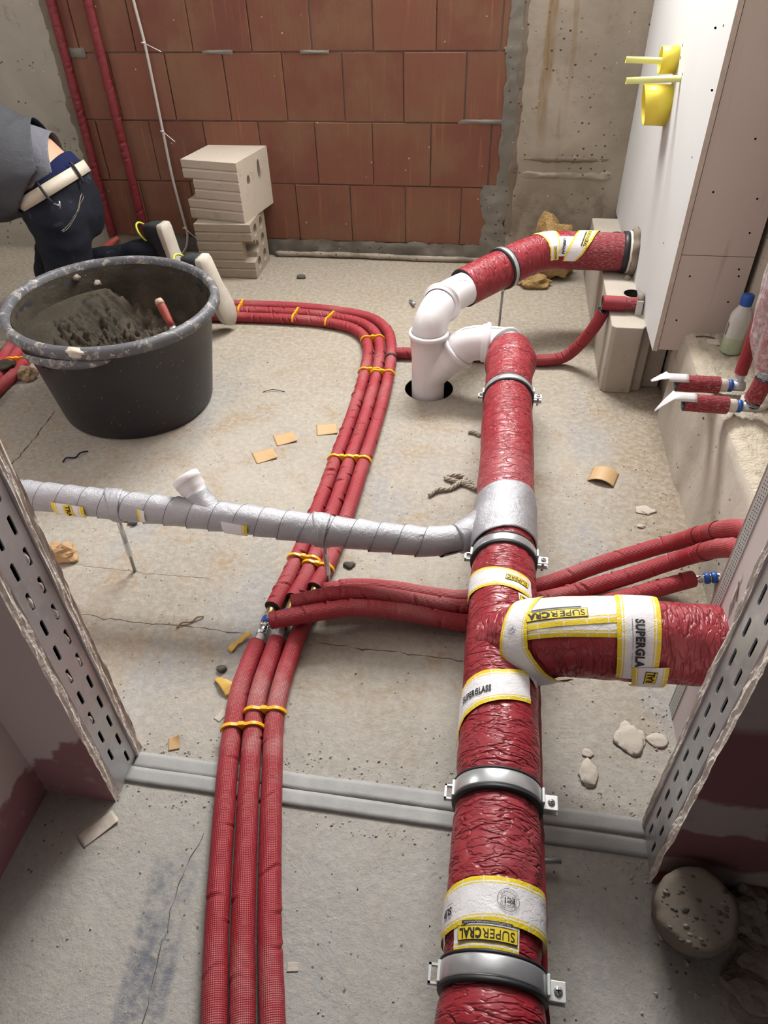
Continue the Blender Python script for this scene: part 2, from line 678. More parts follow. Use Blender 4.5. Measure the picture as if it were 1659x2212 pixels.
def mk_silver():
    m = Mat('silver_wrap', .5, .6, .4)
    n1 = m.noise(m.co(), 900, 2, .6)
    c = m.mix(n1, (.29, .29, .315), (.48, .48, .50))
    c = m.mix(m.rng(m.noise(m.co(), 9, 4), .5, .75, 0, .3), c, (.40, .36, .38))
    m.col(c)
    m.bump(m.math('ADD', m.noise(m.co(), 700, 2), m.math('MULTIPLY', m.noise(m.co(), 55, 4, .6, .8), 2.6)), .5, .0022)
    m.rgh(m.rng(n1, .3, .7, .4, .62))
    return m.m


def mk_tape():
    """paper tape: v runs 0..1 across; yellow edge bands with a thin line inside"""
    m = Mat('paper_tape', .55, 0, .4)
    uv = m.co('UV')
    x, y, z = m.sep(uv)
    e = m.math('MINIMUM', y, m.math('SUBTRACT', 1.0, y))
    band = m.math('MAXIMUM', m.math('LESS_THAN', e, .105), m.math('MULTIPLY', m.math('GREATER_THAN', e, .14), m.math('LESS_THAN', e, .168)))
    tick = m.math('LESS_THAN', m.math('MODULO', m.math('ADD', x, 5.0), .031), .0011)
    band = m.math('MULTIPLY', band, m.math('SUBTRACT', 1.0, tick))
    paper = m.mix(m.noise(m.co(), 26, 4), (.66, .645, .66), (.76, .745, .75))
    m.col(m.mix(band, paper, (.72, .54, .02)))
    q = m.noise(m.co(), 55, 3, .5)
    cr = m.rng(m.math('ABSOLUTE', m.math('SUBTRACT', q, .5)), 0, .05)
    m.bump(m.math('ADD', m.math('MULTIPLY', cr, .35), m.math('MULTIPLY', m.noise(m.co(), 40, 3), 1.2)), .35, .002)
    return m.m


def mk_board(name, a, b, fleck=(.16, .11, .08), flecks=.5):
    m = Mat(name, .8, 0, .25)
    p = m.world()
    c = m.mix(m.noise(p, 5, 5, .6), a, b)
    c = m.mix(m.rng(m.noise(m.world((14, 14, 1.2)), 2, 4), .6, .85, 0, flecks), c, fleck)
    m.col(c)
    m.bump(m.noise(p, 190, 3), .12, .001)
    return m.m


def mk_redboard():
    """pink-red fire board with pale filler smeared in bands and patches"""
    m = Mat('red_board_filled', .75, 0, .3)
    p = m.world()
    x, y, z = m.sep(p)
    wob = m.math('MULTIPLY', m.math('SUBTRACT', m.noise(p, 9, 4), .5), .09)
    zz = m.math('ADD', z, wob)
    xx = m.math('ADD', x, wob)
    b1 = m.math('MULTIPLY', m.rng(zz, .035, .045), m.rng(zz, .105, .09))
    b2 = m.math('MULTIPLY', m.math('MULTIPLY', m.rng(zz, .185, .195), m.rng(zz, .30, .285)), m.rng(xx, .47, .455))
    b3 = m.math('MULTIPLY', m.math('MULTIPLY', m.rng(zz, .15, .16), m.rng(zz, .345, .335)), m.rng(xx, .475, .485))
    f = m.math('MAXIMUM', m.math('MAXIMUM', b1, b2), b3)
    f = m.math('MAXIMUM', f, m.rng(zz, .46, .49))
    f = m.math('MULTIPLY', f, m.rng(m.noise(p, 16, 4, .6), .15, .5, .45, 1))
    c = m.mix(m.noise(p, 6, 4), (.19, .075, .083), (.23, .095, .10))
    c = m.mix(f, c, (.36, .30, .28))
    m.col(c)
    m.bump(m.math('ADD', f, m.math('MULTIPLY', m.noise(p, 40, 4), .5)), .3, .002)
    return m.m


def mk_pinkwall():
    """pink board low down, grey-pink plaster higher, torn edge between"""
    m = Mat('pink_board_plastered', .8, 0, .25)
    p = m.world()
    x, y, z = m.sep(p)
    n_ = m.math('SUBTRACT', m.noise(p, 12, 5, .6), .5)
    dx = m.math('MULTIPLY', m.math('ADD', x, .777), -.9)
    e = m.rng(m.math('ADD', m.math('ADD', z, dx), m.math('MULTIPLY', n_, .10)), .085, .10)
    lo = m.mix(m.noise(p, 7, 4), (.30, .145, .155), (.37, .19, .2))
    hi = m.mix(m.noise(p, 4, 4), (.60, .51, .485), (.66, .57, .545))
    c = m.mix(m.math('MULTIPLY', m.rng(m.noise(p, 20, 5, .7), .55, .7), .5), lo, (.5, .4, .39))
    m.col(m.mix(e, c, hi))
    m.bump(m.math('ADD', e, m.math('MULTIPLY', m.noise(p, 50, 3), .3)), .25, .002)
    return m.m


def mk_galv():
    m = Mat('galvanised_steel', .38, .9, .5)
    p = m.co()
    c = m.mix(m.noise(p, 18, 4, .6), (.42, .43, .45), (.58, .59, .60))
    v = m.math('MAXIMUM', m.rng(m.noise(p, 70, 5, .75), .58, .72), m.rng(m.noise(m.co('Object', (30, 30, 6)), 5, 4), .6, .75))
    c = m.mix(m.math('MULTIPLY', v, .7), c, (.62, .58, .53))
    m.col(c)
    m.set(m.b.inputs['Metallic'], m.math('SUBTRACT', .55, m.math('MULTIPLY', v, .5)))
    m.rgh(m.rng(m.noise(p, 40, 3), .3, .7, .3, .5))
    m.bump(m.noise(p, 120, 4), .18, .001)
    return m.m


def mk_tub():
    m = Mat('black_tub_plastic', .42, 0, .4)
    p = m.co()
    x, y, z = m.sep(p)
    c = m.mix(m.noise(p, 8, 4), (.013, .012, .015), (.024, .022, .026))
    sp = m.math('MULTIPLY', m.rng(m.voro(p, 62), .12, .06), m.rng(m.noise(p, 7, 3), .47, .6))
    c = m.mix(m.math('MULTIPLY', sp, .75), c, (.42, .38, .33))
    drip = m.math('MULTIPLY', m.rng(m.noise(m.co('Object', (42, 42, 2.2)), 2.0, 3), .70, .76), .55)
    c = m.mix(drip, c, (.4, .37, .33))
    c = m.mix(m.rng(m.noise(p, 5, 6, .7), .6, .8, 0, .4), c, (.1, .09, .085))
    m.col(c)
    m.bump(m.noise(p, 60, 4), .12, .002)
    return m.m


def mk_rim():
    m = Mat('tub_rim_caked', .5, 0, .4)
    p = m.co()
    c = m.mix(m.noise(p, 12, 4), (.06, .061, .068), (.13, .132, .145))
    f = m.noise(p, 26, 6, .7, .6)
    c = m.mix(m.rng(f, .52, .62, 0, .85), c, (.33, .31, .27))
    c = m.mix(m.rng(m.noise(p, 70, 4), .6, .7, 0, .7), c, (.5, .46, .4))
    m.col(c)
    m.bump(f, .4, .004)
    return m.m


def mk_mortar():
    m = Mat('wet_mortar', .72, 0, .15)
    p = m.co()
    c = m.mix(m.noise(p, 14, 6, .65), (.022, .018, .012), (.068, .056, .04))
    c = m.mix(m.rng(m.noise(p, 6, 4), .5, .7, 0, .6), c, (.105, .08, .058))
    m.col(c)
    m.bump(m.noise(p, 75, 6, .7), .8, .006)
    return m.m


def mk_kslime(name, a, b):
    m = Mat(name, .9, 0, .2)
    p = m.co()
    c = m.mix(m.noise(p, 9, 5, .6), a, b)
    c = m.mix(m.rng(m.voro(p, 60), .16, .08, 0, .6), c, (.22, .18, .13))
    c = m.mix(m.rng(m.noise(p, 22, 5), .58, .78, 0, .5), c, (.25, .21, .14))
    m.col(c)
    m.bump(m.noise(p, 110, 4, .7), .35, .002)
    return m.m


def mk_dusty_red():
    m = Mat('dust_caked_red_sleeve', .7, 0, .3)
    p = m.co()
    uv = m.co('UV')
    x, y, z = m.sep(uv)
    rib = m.math('SINE', m.math('MULTIPLY', y, 2 * PI / .0042))
    f = m.math('MULTIPLY', m.rng(m.noise(m.co('UV', (1, 3, 1)), 75, 6, .8), .48, .66), m.rng(m.noise(p, 14, 3), .3, .55, .35, 1))
    c = m.mix(m.math('MULTIPLY', f, .8), (.24, .02, .03), (.5, .4, .375))
    c = m.mix(m.rng(rib, -.2, -1, 0, .35), c, (.2, .03, .03))
    m.col(c)
    m.bump(m.math('ADD', f, m.math('MULTIPLY', rib, .3)), .5, .002)
    return m.m


def mk_denim():
    m = Mat('dark_denim', .85, 0, .2)
    p = m.co()
    c = m.mix(m.noise(p, 9, 4), (.004, .005, .009), (.011, .013, .021))
    c = m.mix(m.rng(m.noise(p, 16, 5, .7), .58, .75, 0, .35), c, (.1, .1, .12))
    m.col(c)
    m.bump(m.math('ADD', m.noise(p, 500, 2), m.math('MULTIPLY', m.noise(p, 18, 4), 3)), .4, .003)
    return m.m


def mk_cloth(name, a, b, bs=14):
    m = Mat(name, .92, 0, .15)
    p = m.co()
    m.col(m.mix(m.noise(p, 7, 4), a, b))
    m.bump(m.math('ADD', m.noise(p, 420, 2), m.math('MULTIPLY', m.noise(p, bs, 4, .6, .6), 4)), .5, .006)
    return m.m


def mk_haze():
    """milky polythene bag"""
    m = Mat('clear_polythene', .22, 0, .5)
    m.b.inputs['Base Color'].default_value = (.8, .74, .76, 1)
    f = m.noise(m.co(), 60, 4, .7)
    m.set(m.b.inputs['Alpha'], m.rng(f, .35, .7, .22, .6))
    m.bump(m.noise(m.co('Object', (30, 30, 8)), 4, 4), .8, .01)
    return m.m


def mk_bottle():
    m = Mat('milky_bottle_plastic', .35, 0, .4)
    x, y, z = m.sep(m.co('Object'))
    lvl = m.rng(z, .048, .0465)
    m.col(m.mix(lvl, (.62, .63, .6), (.45, .56, .38)))
    m.b.inputs['Transmission Weight'].default_value = .25
    m.bump(m.noise(m.co(), 60, 2), .05, .001)
    return m.m


M = dict(
    floor=mk_floor(), conc=mk_concrete('wall_concrete', (.27, .235, .185), (.36, .315, .255)),
    conc_dark=mk_concrete('stained_concrete', (.155, .125, .095), (.21, .175, .135)),
    conc_left=mk_concrete('column_concrete', (.32, .295, .245), (.385, .355, .30), streak=False),
    plinth=mk_concrete('plinth_concrete', (.37, .33, .275), (.46, .415, .35), (.3, .24, .16), False),
    brick=mk_brick(), wrapshade=plain('wrap_shade_grey', (.13, .13, .14), .7), foil=mk_foil(), fabric=mk_fabric(), fabric_smooth=mk_fabric('red_sleeve_smooth', .12, (.25, .015, .022)),
    fabric_dark=mk_fabric('red_sleeve_dark', .15, (.15, .009, .014)), fabric_dusty=mk_fabric('red_fabric_dusty', .8), silver=mk_silver(), tape=mk_tape(),  # red_sleeve_dark: dirt, and the dim light at the brick wall put into the colour
    board_white=mk_board('white_board', (.47, .466, .455), (.53, .525, .512), (.5, .46, .42), .25),
    board_grey=mk_board('grey_board', (.47, .405, .365), (.54, .465, .42)),
    board_pink=mk_board('pale_pink_board', (.5, .43, .43), (.57, .5, .49), (.4, .33, .33), .3),
    board_edge=plain('plaster_edge', (.68, .62, .56), .9, nscale=60, namp=.3, bump=.8, bscale=150, bdist=.004),
    paper_edge=plain('torn_board_paper', (.5, .43, .365), .9, nscale=40, namp=.25, bump=.5, bscale=90, bdist=.003),
    redboard=mk_redboard(), pinkwall=mk_pinkwall(), galv=mk_galv(), tub=mk_tub(), rim=mk_rim(), mortar=mk_mortar(),
    ks=mk_kslime('lime_block_pale', (.42, .365, .295), (.48, .42, .345)), ks_old=mk_kslime('lime_block_weathered', (.28, .24, .175), (.40, .35, .275)),
    ks_grey=mk_kslime('lime_block_grey', (.34, .30, .25), (.44, .395, .335)),
    dusty=mk_dusty_red(), denim=mk_denim(),
    hoodie=mk_cloth('grey_hoodie_cloth', (.058, .06, .067), (.085, .087, .096)), shirt=mk_cloth('blue_grey_shirt_cloth', (.13, .132, .15), (.18, .183, .21)),
    navy=mk_cloth('navy_cloth', (.008, .012, .045), (.014, .02, .07), 8), skin=plain('skin', (.52, .31, .2), .55, nscale=12, namp=.1),
    belt=plain('cream_belt', (.52, .46, .37), .6, nscale=40, namp=.15, bump=.3, bscale=60),
    black=plain('black_cord', (.012, .012, .014), .7), rubber=plain('black_rubber', (.012, .013, .015), .55, bump=.2, bscale=300),
    foam=plain('grey_foam', (.045, .045, .05), .95, bump=.5, bscale=400), hole=plain('dark_hollow', (.006, .005, .004), 1, spec=0),
    white=plain('white_pipe_plastic', (.70, .675, .68), .32, nscale=6, namp=.04), pencil=plain('pencil_line', (.12, .11, .12), .8),
    steel=plain('zinc_steel', (.60, .62, .64), .28, .72, nscale=60, namp=.1, bump=.1, bscale=90),
    zinc=plain('zinc_plate', (.5, .5, .49), .5, .5, nscale=50, namp=.1), rod=plain('threaded_steel', (.42, .44, .46), .4, .9, bump=.6, bscale=500),
    chrome=plain('chrome', (.7, .7, .7), .15, 1.0), brass=plain('brass', (.5, .36, .16), .3, 1.0), blue=plain('blue_plastic', (.012, .085, .38), .4),
    yellow=plain('yellow_plastic', (.83, .42, .008), .4), lemon=plain('lemon_plastic', (.74, .6, .06), .45, nscale=14, namp=.1),
    lime=plain('pale_lime_plastic', (.68, .68, .25), .45, nscale=10, namp=.08), ink=plain('black_ink', (.012, .012, .013), .6),
    ink_yellow=plain('yellow_ink', (.72, .54, .02), .55), paper=plain('white_paper', (.54, .52, .52), .6, nscale=40, namp=.06),
    tan=plain('tan_card', (.47, .31, .15), .5, nscale=20, namp=.06), kraft=plain('brown_paper', (.42, .26, .12), .65, nscale=18, namp=.2, bump=.5, bscale=60),
    kraft_dark=plain('dull_brown_paper', (.27, .19, .11), .8, nscale=30, namp=.35, bump=.8, bscale=60),
    ochre=plain('ochre_paper', (.56, .34, .06), .6, nscale=20, namp=.2), rope=plain('grey_rope', (.36, .31, .25), .9, nscale=90, namp=.35, bump=.8, bscale=300),
    wool=plain('mineral_wool', (.36, .23, .09), 1, nscale=30, namp=.45, bump=1, bscale=120, bdist=.01),
    plaster=plain('set_plaster', (.46, .41, .345), .85, nscale=30, namp=.12, bump=.5, bscale=80, bdist=.003),
    mortarband=mk_concrete('joint_mortar', (.15, .14, .12), (.205, .19, .16), streak=False), rubble=plain('broken_concrete', (.25, .21, .17), .95, nscale=24, namp=.35, bump=.9, bscale=80, bdist=.006),
    core=mk_kslime('core_concrete', (.15, .125, .10), (.24, .20, .16)), crumb=plain('mortar_crumb', (.46, .42, .36), .95, nscale=40, namp=.3),
    dark_crumb=plain('dark_crumb', (.09, .08, .07), .95), wood=plain('worn_wood', (.42, .27, .2), .6, nscale=30, namp=.25),
    redpaint=plain('worn_red_paint', (.28, .05, .035), .6, nscale=30, namp=.2), bottle=mk_bottle(), polythene=mk_haze(), sole=plain('white_rubber_sole', (.5, .46, .39), .7, nscale=22, namp=.18, bump=.4, bscale=60),
    shoe=mk_cloth('charcoal_shoe_mesh', (.03, .032, .036), (.06, .062, .066)), neon=plain('neon_trim', (.5, .62, .05), .6), greymesh=mk_cloth('grey_shoe_mesh', (.17, .165, .155), (.25, .24, .225)),
    conduit=plain('pale_conduit', (.43, .39, .36), .5), lead=plain('dusty_zinc_strip', (.325, .322, .31), .72, .08, nscale=16, namp=.35, bump=.4, bscale=60, bdist=.002), crack=plain('crack_dirt', (.1, .085, .07), 1, spec=0),
    stud_hair=plain('brown_hair', (.06, .035, .02), .8), sponge=plain('plaster_cap', (.6, .55, .49), .8, nscale=30, namp=.12),
    grit=plain('gritty_mortar', (.52, .46, .36), .95, nscale=30, namp=.35, bump=1, bscale=140, bdist=.006))

# ------------------------------------------------------------------ the setting
XL, XR, YB, TOP = -3.3, .69, 3.25, 2.75
def grid(x0, x1, y0, y1, nx, ny, zf):
    V = [(x0 + (x1 - x0) * i / nx, y0 + (y1 - y0) * j / ny, 0) for j in range(ny + 1) for i in range(nx + 1)]
    V = [(x, y, zf(x, y)) for x, y, _ in V]
    return V, [(j * (nx + 1) + i, j * (nx + 1) + i + 1, (j + 1) * (nx + 1) + i + 1, (j + 1) * (nx + 1) + i) for j in range(ny) for i in range(nx)]


HX, HY, HR = -.208, 2.118, .083          # the round hole in the slab that the drain drops into
def floor_mesh():
    k = 32
    ring = [(HX + HR * math.cos(2 * PI * i / k), HY + HR * math.sin(2 * PI * i / k)) for i in range(k)]
    sq = []
    h_ = .16
    for i in range(k):
        a = 2 * PI * (i + .0) / k
        c, s = math.cos(a), math.sin(a)
        q = h_ / max(abs(c), abs(s))
        sq.append((HX + c * q, HY + s * q))
    V = [(x, y, 0) for x, y in ring] + [(x, y, 0) for x, y in sq] + [(x, y, -.18) for x, y in ring]
    Fc = []
    for i in range(k):
        j = (i + 1) % k
        Fc += [(i, k + i, k + j, j), (2 * k + i, i, j, 2 * k + j)]
    Fc.append(tuple(2 * k + i for i in range(k)))
    n = len(V)
    xs = [XL, HX - h_, HX + h_, 2.0]
    ys = [-1.6, HY - h_, HY + h_, 3.6]
    for i in range(3):
        for j in range(3):
            if i == 1 and j == 1:
                continue
            n = len(V)
            V += [(xs[i], ys[j], 0), (xs[i + 1], ys[j], 0), (xs[i + 1], ys[j + 1], 0), (xs[i], ys[j + 1], 0)]
            Fc.append((n, n + 1, n + 2, n + 3))
    return V, Fc


floor = add('floor', floor_mesh(), M['floor'], kind='structure', smooth=False, org=(0, 0, 0))


def crack(pts, w, seed, deep=.0006):
    P = spline(pts, .012)
    V, Fc = [], []
    for i, p in enumerate(P):
        d = (P[min(len(P) - 1, i + 1)] - P[max(0, i - 1)])
        s = Vector((-d.y, d.x, 0)).normalized()
        o = .006 * nz(i * .31, seed) + .004 * nz(i * .9, seed + 5)
        ww = w * max(.12, .6 + 1.1 * nz(i * .43, seed + 9)) / 2
        V += [tuple(p + s * (o - ww) + Vector((0, 0, .0002))), tuple(p + s * o + Vector((0, 0, deep))), tuple(p + s * (o + ww) + Vector((0, 0, .0002)))]
    for i in range(len(P) - 1):
        a = 3 * i
        Fc += [(a, a + 1, a + 4, a + 3), (a + 1, a + 2, a + 5, a + 4)]
    add('crack', (V, Fc), M['crack'], floor)


crack([(-0.925, 0.995, 0.000), (-0.776, 0.990, 0.000), (-0.662, 0.995, 0.000), (-0.516, 0.991, 0.000)], .0035, 1)
crack([(-0.338, 0.989, 0.000), (-0.261, 0.985, 0.000), (-0.166, 0.986, 0.000), (-0.010, 0.981, 0.000)], .0035, 2)
crack([(0.001, 0.968, 0.000), (0.141, 0.965, 0.000), (0.229, 0.950, 0.000)], .002, 6)
crack([(-1.039, 1.155, 0.000), (-0.845, 1.148, 0.000), (-0.658, 1.150, 0.000)], .0016, 3)
crack([(-1.428, 1.519, 0.000), (-1.427, 1.628, 0.000), (-1.444, 1.832, 0.000)], .0065, 4)
crack([(-0.450, 0.532, 0.000), (-0.460, 0.465, 0.000), (-0.458, 0.375, 0.000), (-0.441, 0.240, 0.000)], .002, 5)

add('ceiling', box(XL, 2.0, .57, 3.6, TOP, TOP + .15), M['board_white'], kind='structure', smooth=False)
add('wall_left', box(XL - .2, XL, .5, 3.6, 0, TOP), M['board_white'], kind='structure', smooth=False)

# back wall: slab behind the bricks, concrete column each side, window opening above the bricks
Z0, CH, BL = .0725, .25, .248
WX0, WX1, WZ0, WZ1 = -.90, .44, 1.82, 2.62
wb = add('wall_back', merge(box(XL, -1.9, YB, 3.55, 0, TOP), box(.012, 2.0, YB, 3.55, 0, 1.82), box(-1.9, .012, YB + .012, 3.55, 0, 1.82),
                            box(XL + 1.4, WX0, YB + .001, 3.55, 1.82, TOP), box(WX1, 2.0, YB + .001, 3.55, 1.82, TOP), box(WX0, WX1, YB + .001, 3.55, WZ1, TOP)),
         M['conc'], kind='structure', smooth=False, org=(0, YB, 0))
wb.data.materials.append(M['conc_left'])
for p_ in wb.data.polygons:
    if p_.center.x < -1.9:
        p_.material_index = 1
fr = add('window_1', merge(box(WX0, WX1, 3.36, 3.42, WZ0, WZ0 + .06), box(WX0, WX1, 3.36, 3.42, WZ1 - .06, WZ1), box(WX0, WX0 + .06, 3.36, 3.42, WZ0, WZ1), box(WX1 - .06, WX1, 3.36, 3.42, WZ0, WZ1), box(-.26, -.20, 3.36, 3.42, WZ0, WZ1)),
         M['white'], kind='structure', smooth=False)
bm_cache = {}
def brick(x0, x1, z0, z1):
    rg = random.Random(int(x0 * 1000) * 31 + int(z0 * 1000))
    key = (round(x1 - x0, 3), round(z1 - z0, 3))
    lx, lz = (x1 - x0) / 2, (z1 - z0) / 2
    if key not in bm_cache:
        o = add('brick', box(-lx, lx, YB - .02, YB + .02, -lz, lz), M['brick'], wb, smooth=False)
        bev(o, .0022, 1)
        bm_cache[key] = o
    else:
        o = link(bm_cache[key].copy())
    o.parent = wb
    o.location = ((x0 + x1) / 2 + rg.uniform(-.0006, .0006), .0225 + rg.uniform(-.0022, .0022), (z0 + z1) / 2)
    o.rotation_euler = (0, rg.uniform(-.003, .003), 0)


ROW0 = [-.9368, -1.3226 + 0, -1.4363, -1.5554]       # x of one joint in each course, bottom to top
for r_ in range(7):
    x0 = ROW0[r_] if r_ < 4 else ROW0[2 + r_ % 2] + .03
    k0 = int(math.floor((-1.9 - x0) / BL))
    zz = Z0 + CH * r_
    for k in range(k0, 12):
        a, b = x0 + k * BL, x0 + (k + 1) * BL
        a2, b2 = max(a, -1.90), min(b, -.005 if r_ else -.05)
        if b2 - a2 < .02:
            continue
        g = .0035 if (k * 7 + r_ * 3) % 4 else .0015
        brick(a2 + g, b2 - .001, zz + .002, zz + CH - .0025)
# mortar: kicker under the bricks, smear down the right joint, beds here and there
def lumpy(x0, x1, z0, z1, y, nx, nzz, amp, edge, seed, mat, name='mortar_joint', fade=True):
    V, Fc = [], []
    for j in range(nzz + 1):
        for i in range(nx + 1):
            u, v = i / nx, j / nzz
            x = x0 + (x1 - x0) * u
            z = z0 + (z1 - z0) * v
            ex = edge * (nz(z * 9, seed) + .5 * nz(z * 31, seed + 2))
            ez = edge * (nz(x * 9, seed + 4) + .5 * nz(x * 31, seed + 6))
            x += ex * (1 - 2 * u if abs(1 - 2 * u) > .3 else 0) if x1 - x0 < z1 - z0 else 0
            z += ez * (1 - 2 * v if abs(1 - 2 * v) > .3 else 0) if x1 - x0 >= z1 - z0 else 0
            f = min(1, 4 * min(u, 1 - u), 4 * min(v, 1 - v)) if fade else 1
            V.append((x, y - amp * f * (.55 + .9 * nz(x * 24, z * 24, seed)) + .002 * (1 - f), max(z, 0)))
    for j in range(nzz):
        for i in range(nx):
            a = j * (nx + 1) + i
            Fc.append((a, a + 1, a + nx + 2, a + nx + 1))
    return add(name, (V, Fc), mat, wb)


lumpy(-.042, .018, .32, 1.62, YB - .002, 8, 120, .006, .022, 1, M['mortarband'])
lumpy(-.10, .012, .0, .335, YB - .002, 10, 40, .006, .03, 2, M['mortarband'])
lumpy(.004, .034, .0, 1.62, YB - .001, 6, 120, .004, .014, 8, M['conc_dark'])
lumpy(-1.93, -1.862, .0, 1.62, YB + .0, 6, 90, .008, .02, 3, M['conc_dark'])
lumpy(-1.62, .10, .0, .078, YB + .004, 90, 6, .012, .01, 4, M['mortarband'], fade=False)
lumpy(-.22, -.02, .57, .586, YB - .001, 24, 4, .005, .004, 5, M['mortarband'])
lumpy(-.86, -.74, .816, .828, YB - .001, 20, 4, .004, .003, 6, M['mortarband'])
lumpy(-1.27, -1.14, .816, .83, YB - .001, 20, 4, .004, .003, 7, M['mortarband'])
lumpy(-1.86, -1.78, .806, .84, YB - .001, 12, 4, .006, .006, 9, M['mortarband'])
lumpy(.02, .47, .362, .395, YB - .0, 50, 6, .009, .012, 11, M['conc'], 'cold_joint')
lumpy(.02, .47, .43, .45, YB - .0, 50, 4, .006, .018, 12, M['conc_dark'], 'cold_joint')
# low ledge of slurry along the foot of the wall
led = sweep(spline([(-1.06, 3.236, .012), (-.7, 3.238, .016), (-.4, 3.234, .013), (-.1, 3.238, .012), (.1, 3.24, .008)], .02), lambda u: .012 + .004 * nz(u * 11), 10, disp=lambda u, ph, r: .004 * nz(u * 40, ph * 2))
add('mortar_ledge', led[:3], M['conc'], wb)

# right side: wall behind, low plinth
add('wall_right', box(XR, XR + .2, .675, 3.3, 0, TOP), M['plinth'], kind='structure', smooth=False)


def plinth():
    prof = [(.535, 0), (.54, .12), (.546, .262), (.552, .287), (.566, .297), (XR + .01, .300)]
    n, V, Fc = 160, [], []
    ys = [.92 + (2.03 - .92) * i / n for i in range(n + 1)]
    ny = 20
    for y in ys:
        st = .022 / (1 + math.exp((y - 1.66) * 60))
        for i, (x, z) in enumerate(prof):
            a = nz(y * 3, z * 6) * .006 + nz(y * 14, z * 20) * .0025
            V.append((x + (st if 0 < i < 5 else st * .6 if i == 0 else 0) + (a if x < .6 else 0), y, z + (a * .6 if z > .2 else 0)))
        for k in range(1, ny):
            f = k / ny
            V.append((.566 + st + (XR + .01 - .566) * f, y, .299 + .005 * nz(y * 22, f * 8, 3) + .004 * nz(y * 60, f * 30)))
    w = len(prof) + ny - 1
    order = list(range(5)) + [6 + k for k in range(ny - 1)] + [5]
    for j in range(n):
        for q in range(len(order) - 1):
            a, b = order[q], order[q + 1]
            Fc.append((j * w + b, j * w + a, (j + 1) * w + a, (j + 1) * w + b))
    return V, Fc


pl = add('trim_1', merge(plinth(), box(.565, XR + .01, 2.031, 2.3, 0, .232)), [M['plinth'], M['grit']], kind='structure', label='rough concrete plinth along the right wall')
for p_ in pl.data.polygons:
    if abs(p_.normal.z) > .7:
        p_.material_index = 1

# lime-sand blocks standing in front of the plinth under the pipes
def ks_block(name, y0, y1, label, hole_y=None):
    x0, x1, z1 = .366, .56, .236
    # plan outline with a tongue-and-groove front end
    poly = [(x0 + .012, y0), (x0 + .095, y0), (x0 + .105, y0 + .018), (x0 + .13, y0 + .022), (x0 + .142, y0 + .05), (x1, y0 + .05), (x1, y1), (x0, y1), (x0, y0 + .012)]
    V, Fc = prism(poly, 0, z1)
    t = thing(name, label, 'block', (x0, y0, 0), 'pale lime blocks lying below the pipes')
    b = add('body', (V, Fc), M['ks_grey'], t, smooth=False)
    bev(b, .0035, 2)
    if hole_y:
        add('cavity', merge(lathe([(.0001, -.0), (.026, .0), (.03, .0012), (.0301, .0005)], (.455, hole_y, z1 + .0006), seg=24)), M['hole'], t)


ks_block('lime_block', 2.16, 2.665, 'pale lime block with grooved end nearest the camera, below the pipes', 2.42)
ks_block('lime_block', 2.67, 3.17, 'pale lime block behind the first, under the large red wall pipe', 2.98)

# plasterboard boxing on the right
bx = thing('plasterboard_boxing', 'white and grey plasterboard boxing hanging above the floor on the right', 'boxing', (.47, 2.016, .24))
o = add('board', box(.47, .4835, 2.0165, 3.249, .236, TOP - .002), [M['board_white'], M['paper_edge']], bx, 'white board face with yellow sleeves', smooth=False)
for p_ in o.data.polygons:
    if abs(p_.normal.y) > .9:
        p_.material_index = 1
add('board', box(.4855, .674, 2.019, 2.031, .525, TOP - .002), M['board_grey'], bx, 'upper grey front board', smooth=False)
add('board', box(.4855, .674, 2.019, 2.031, .240, .5232), M['board_grey'], bx, 'lower grey front board', smooth=False)
for c_ in ((0.461, 2.018, 0.916), (0.524, 2.018, 0.688), (0.642, 2.018, 0.588), (0.643, 2.018, 0.490), (0.521, 2.018, 0.466), (0.648, 2.018, 0.471), (0.641, 2.018, 0.396), (0.516, 2.018, 0.335), (0.635, 2.018, 0.674), (0.589, 2.018, 0.813), (0.436, 2.018, 1.039)):
    if c_[0] < .668:
        add('screw', xf(lathe([(.0001, .0002), (.002, .0003), (.0026, .0008), (.0026, -.002)], seg=12), place((0, -1, 0), (0, 0, 1), (c_[0], 2.019, c_[2]))), M['hole'], bx)
for c_ in ((0.470, 2.099, 1.034), (0.470, 2.099, 0.749), (0.470, 2.197, 0.491)):
    add('screw', xf(lathe([(.0001, .0002), (.0018, .0003), (.0024, .0008), (.0024, -.002)], seg=12), place((-1, 0, 0), (0, 0, 1), (.47, c_[1], c_[2]))), M['hole'], bx)

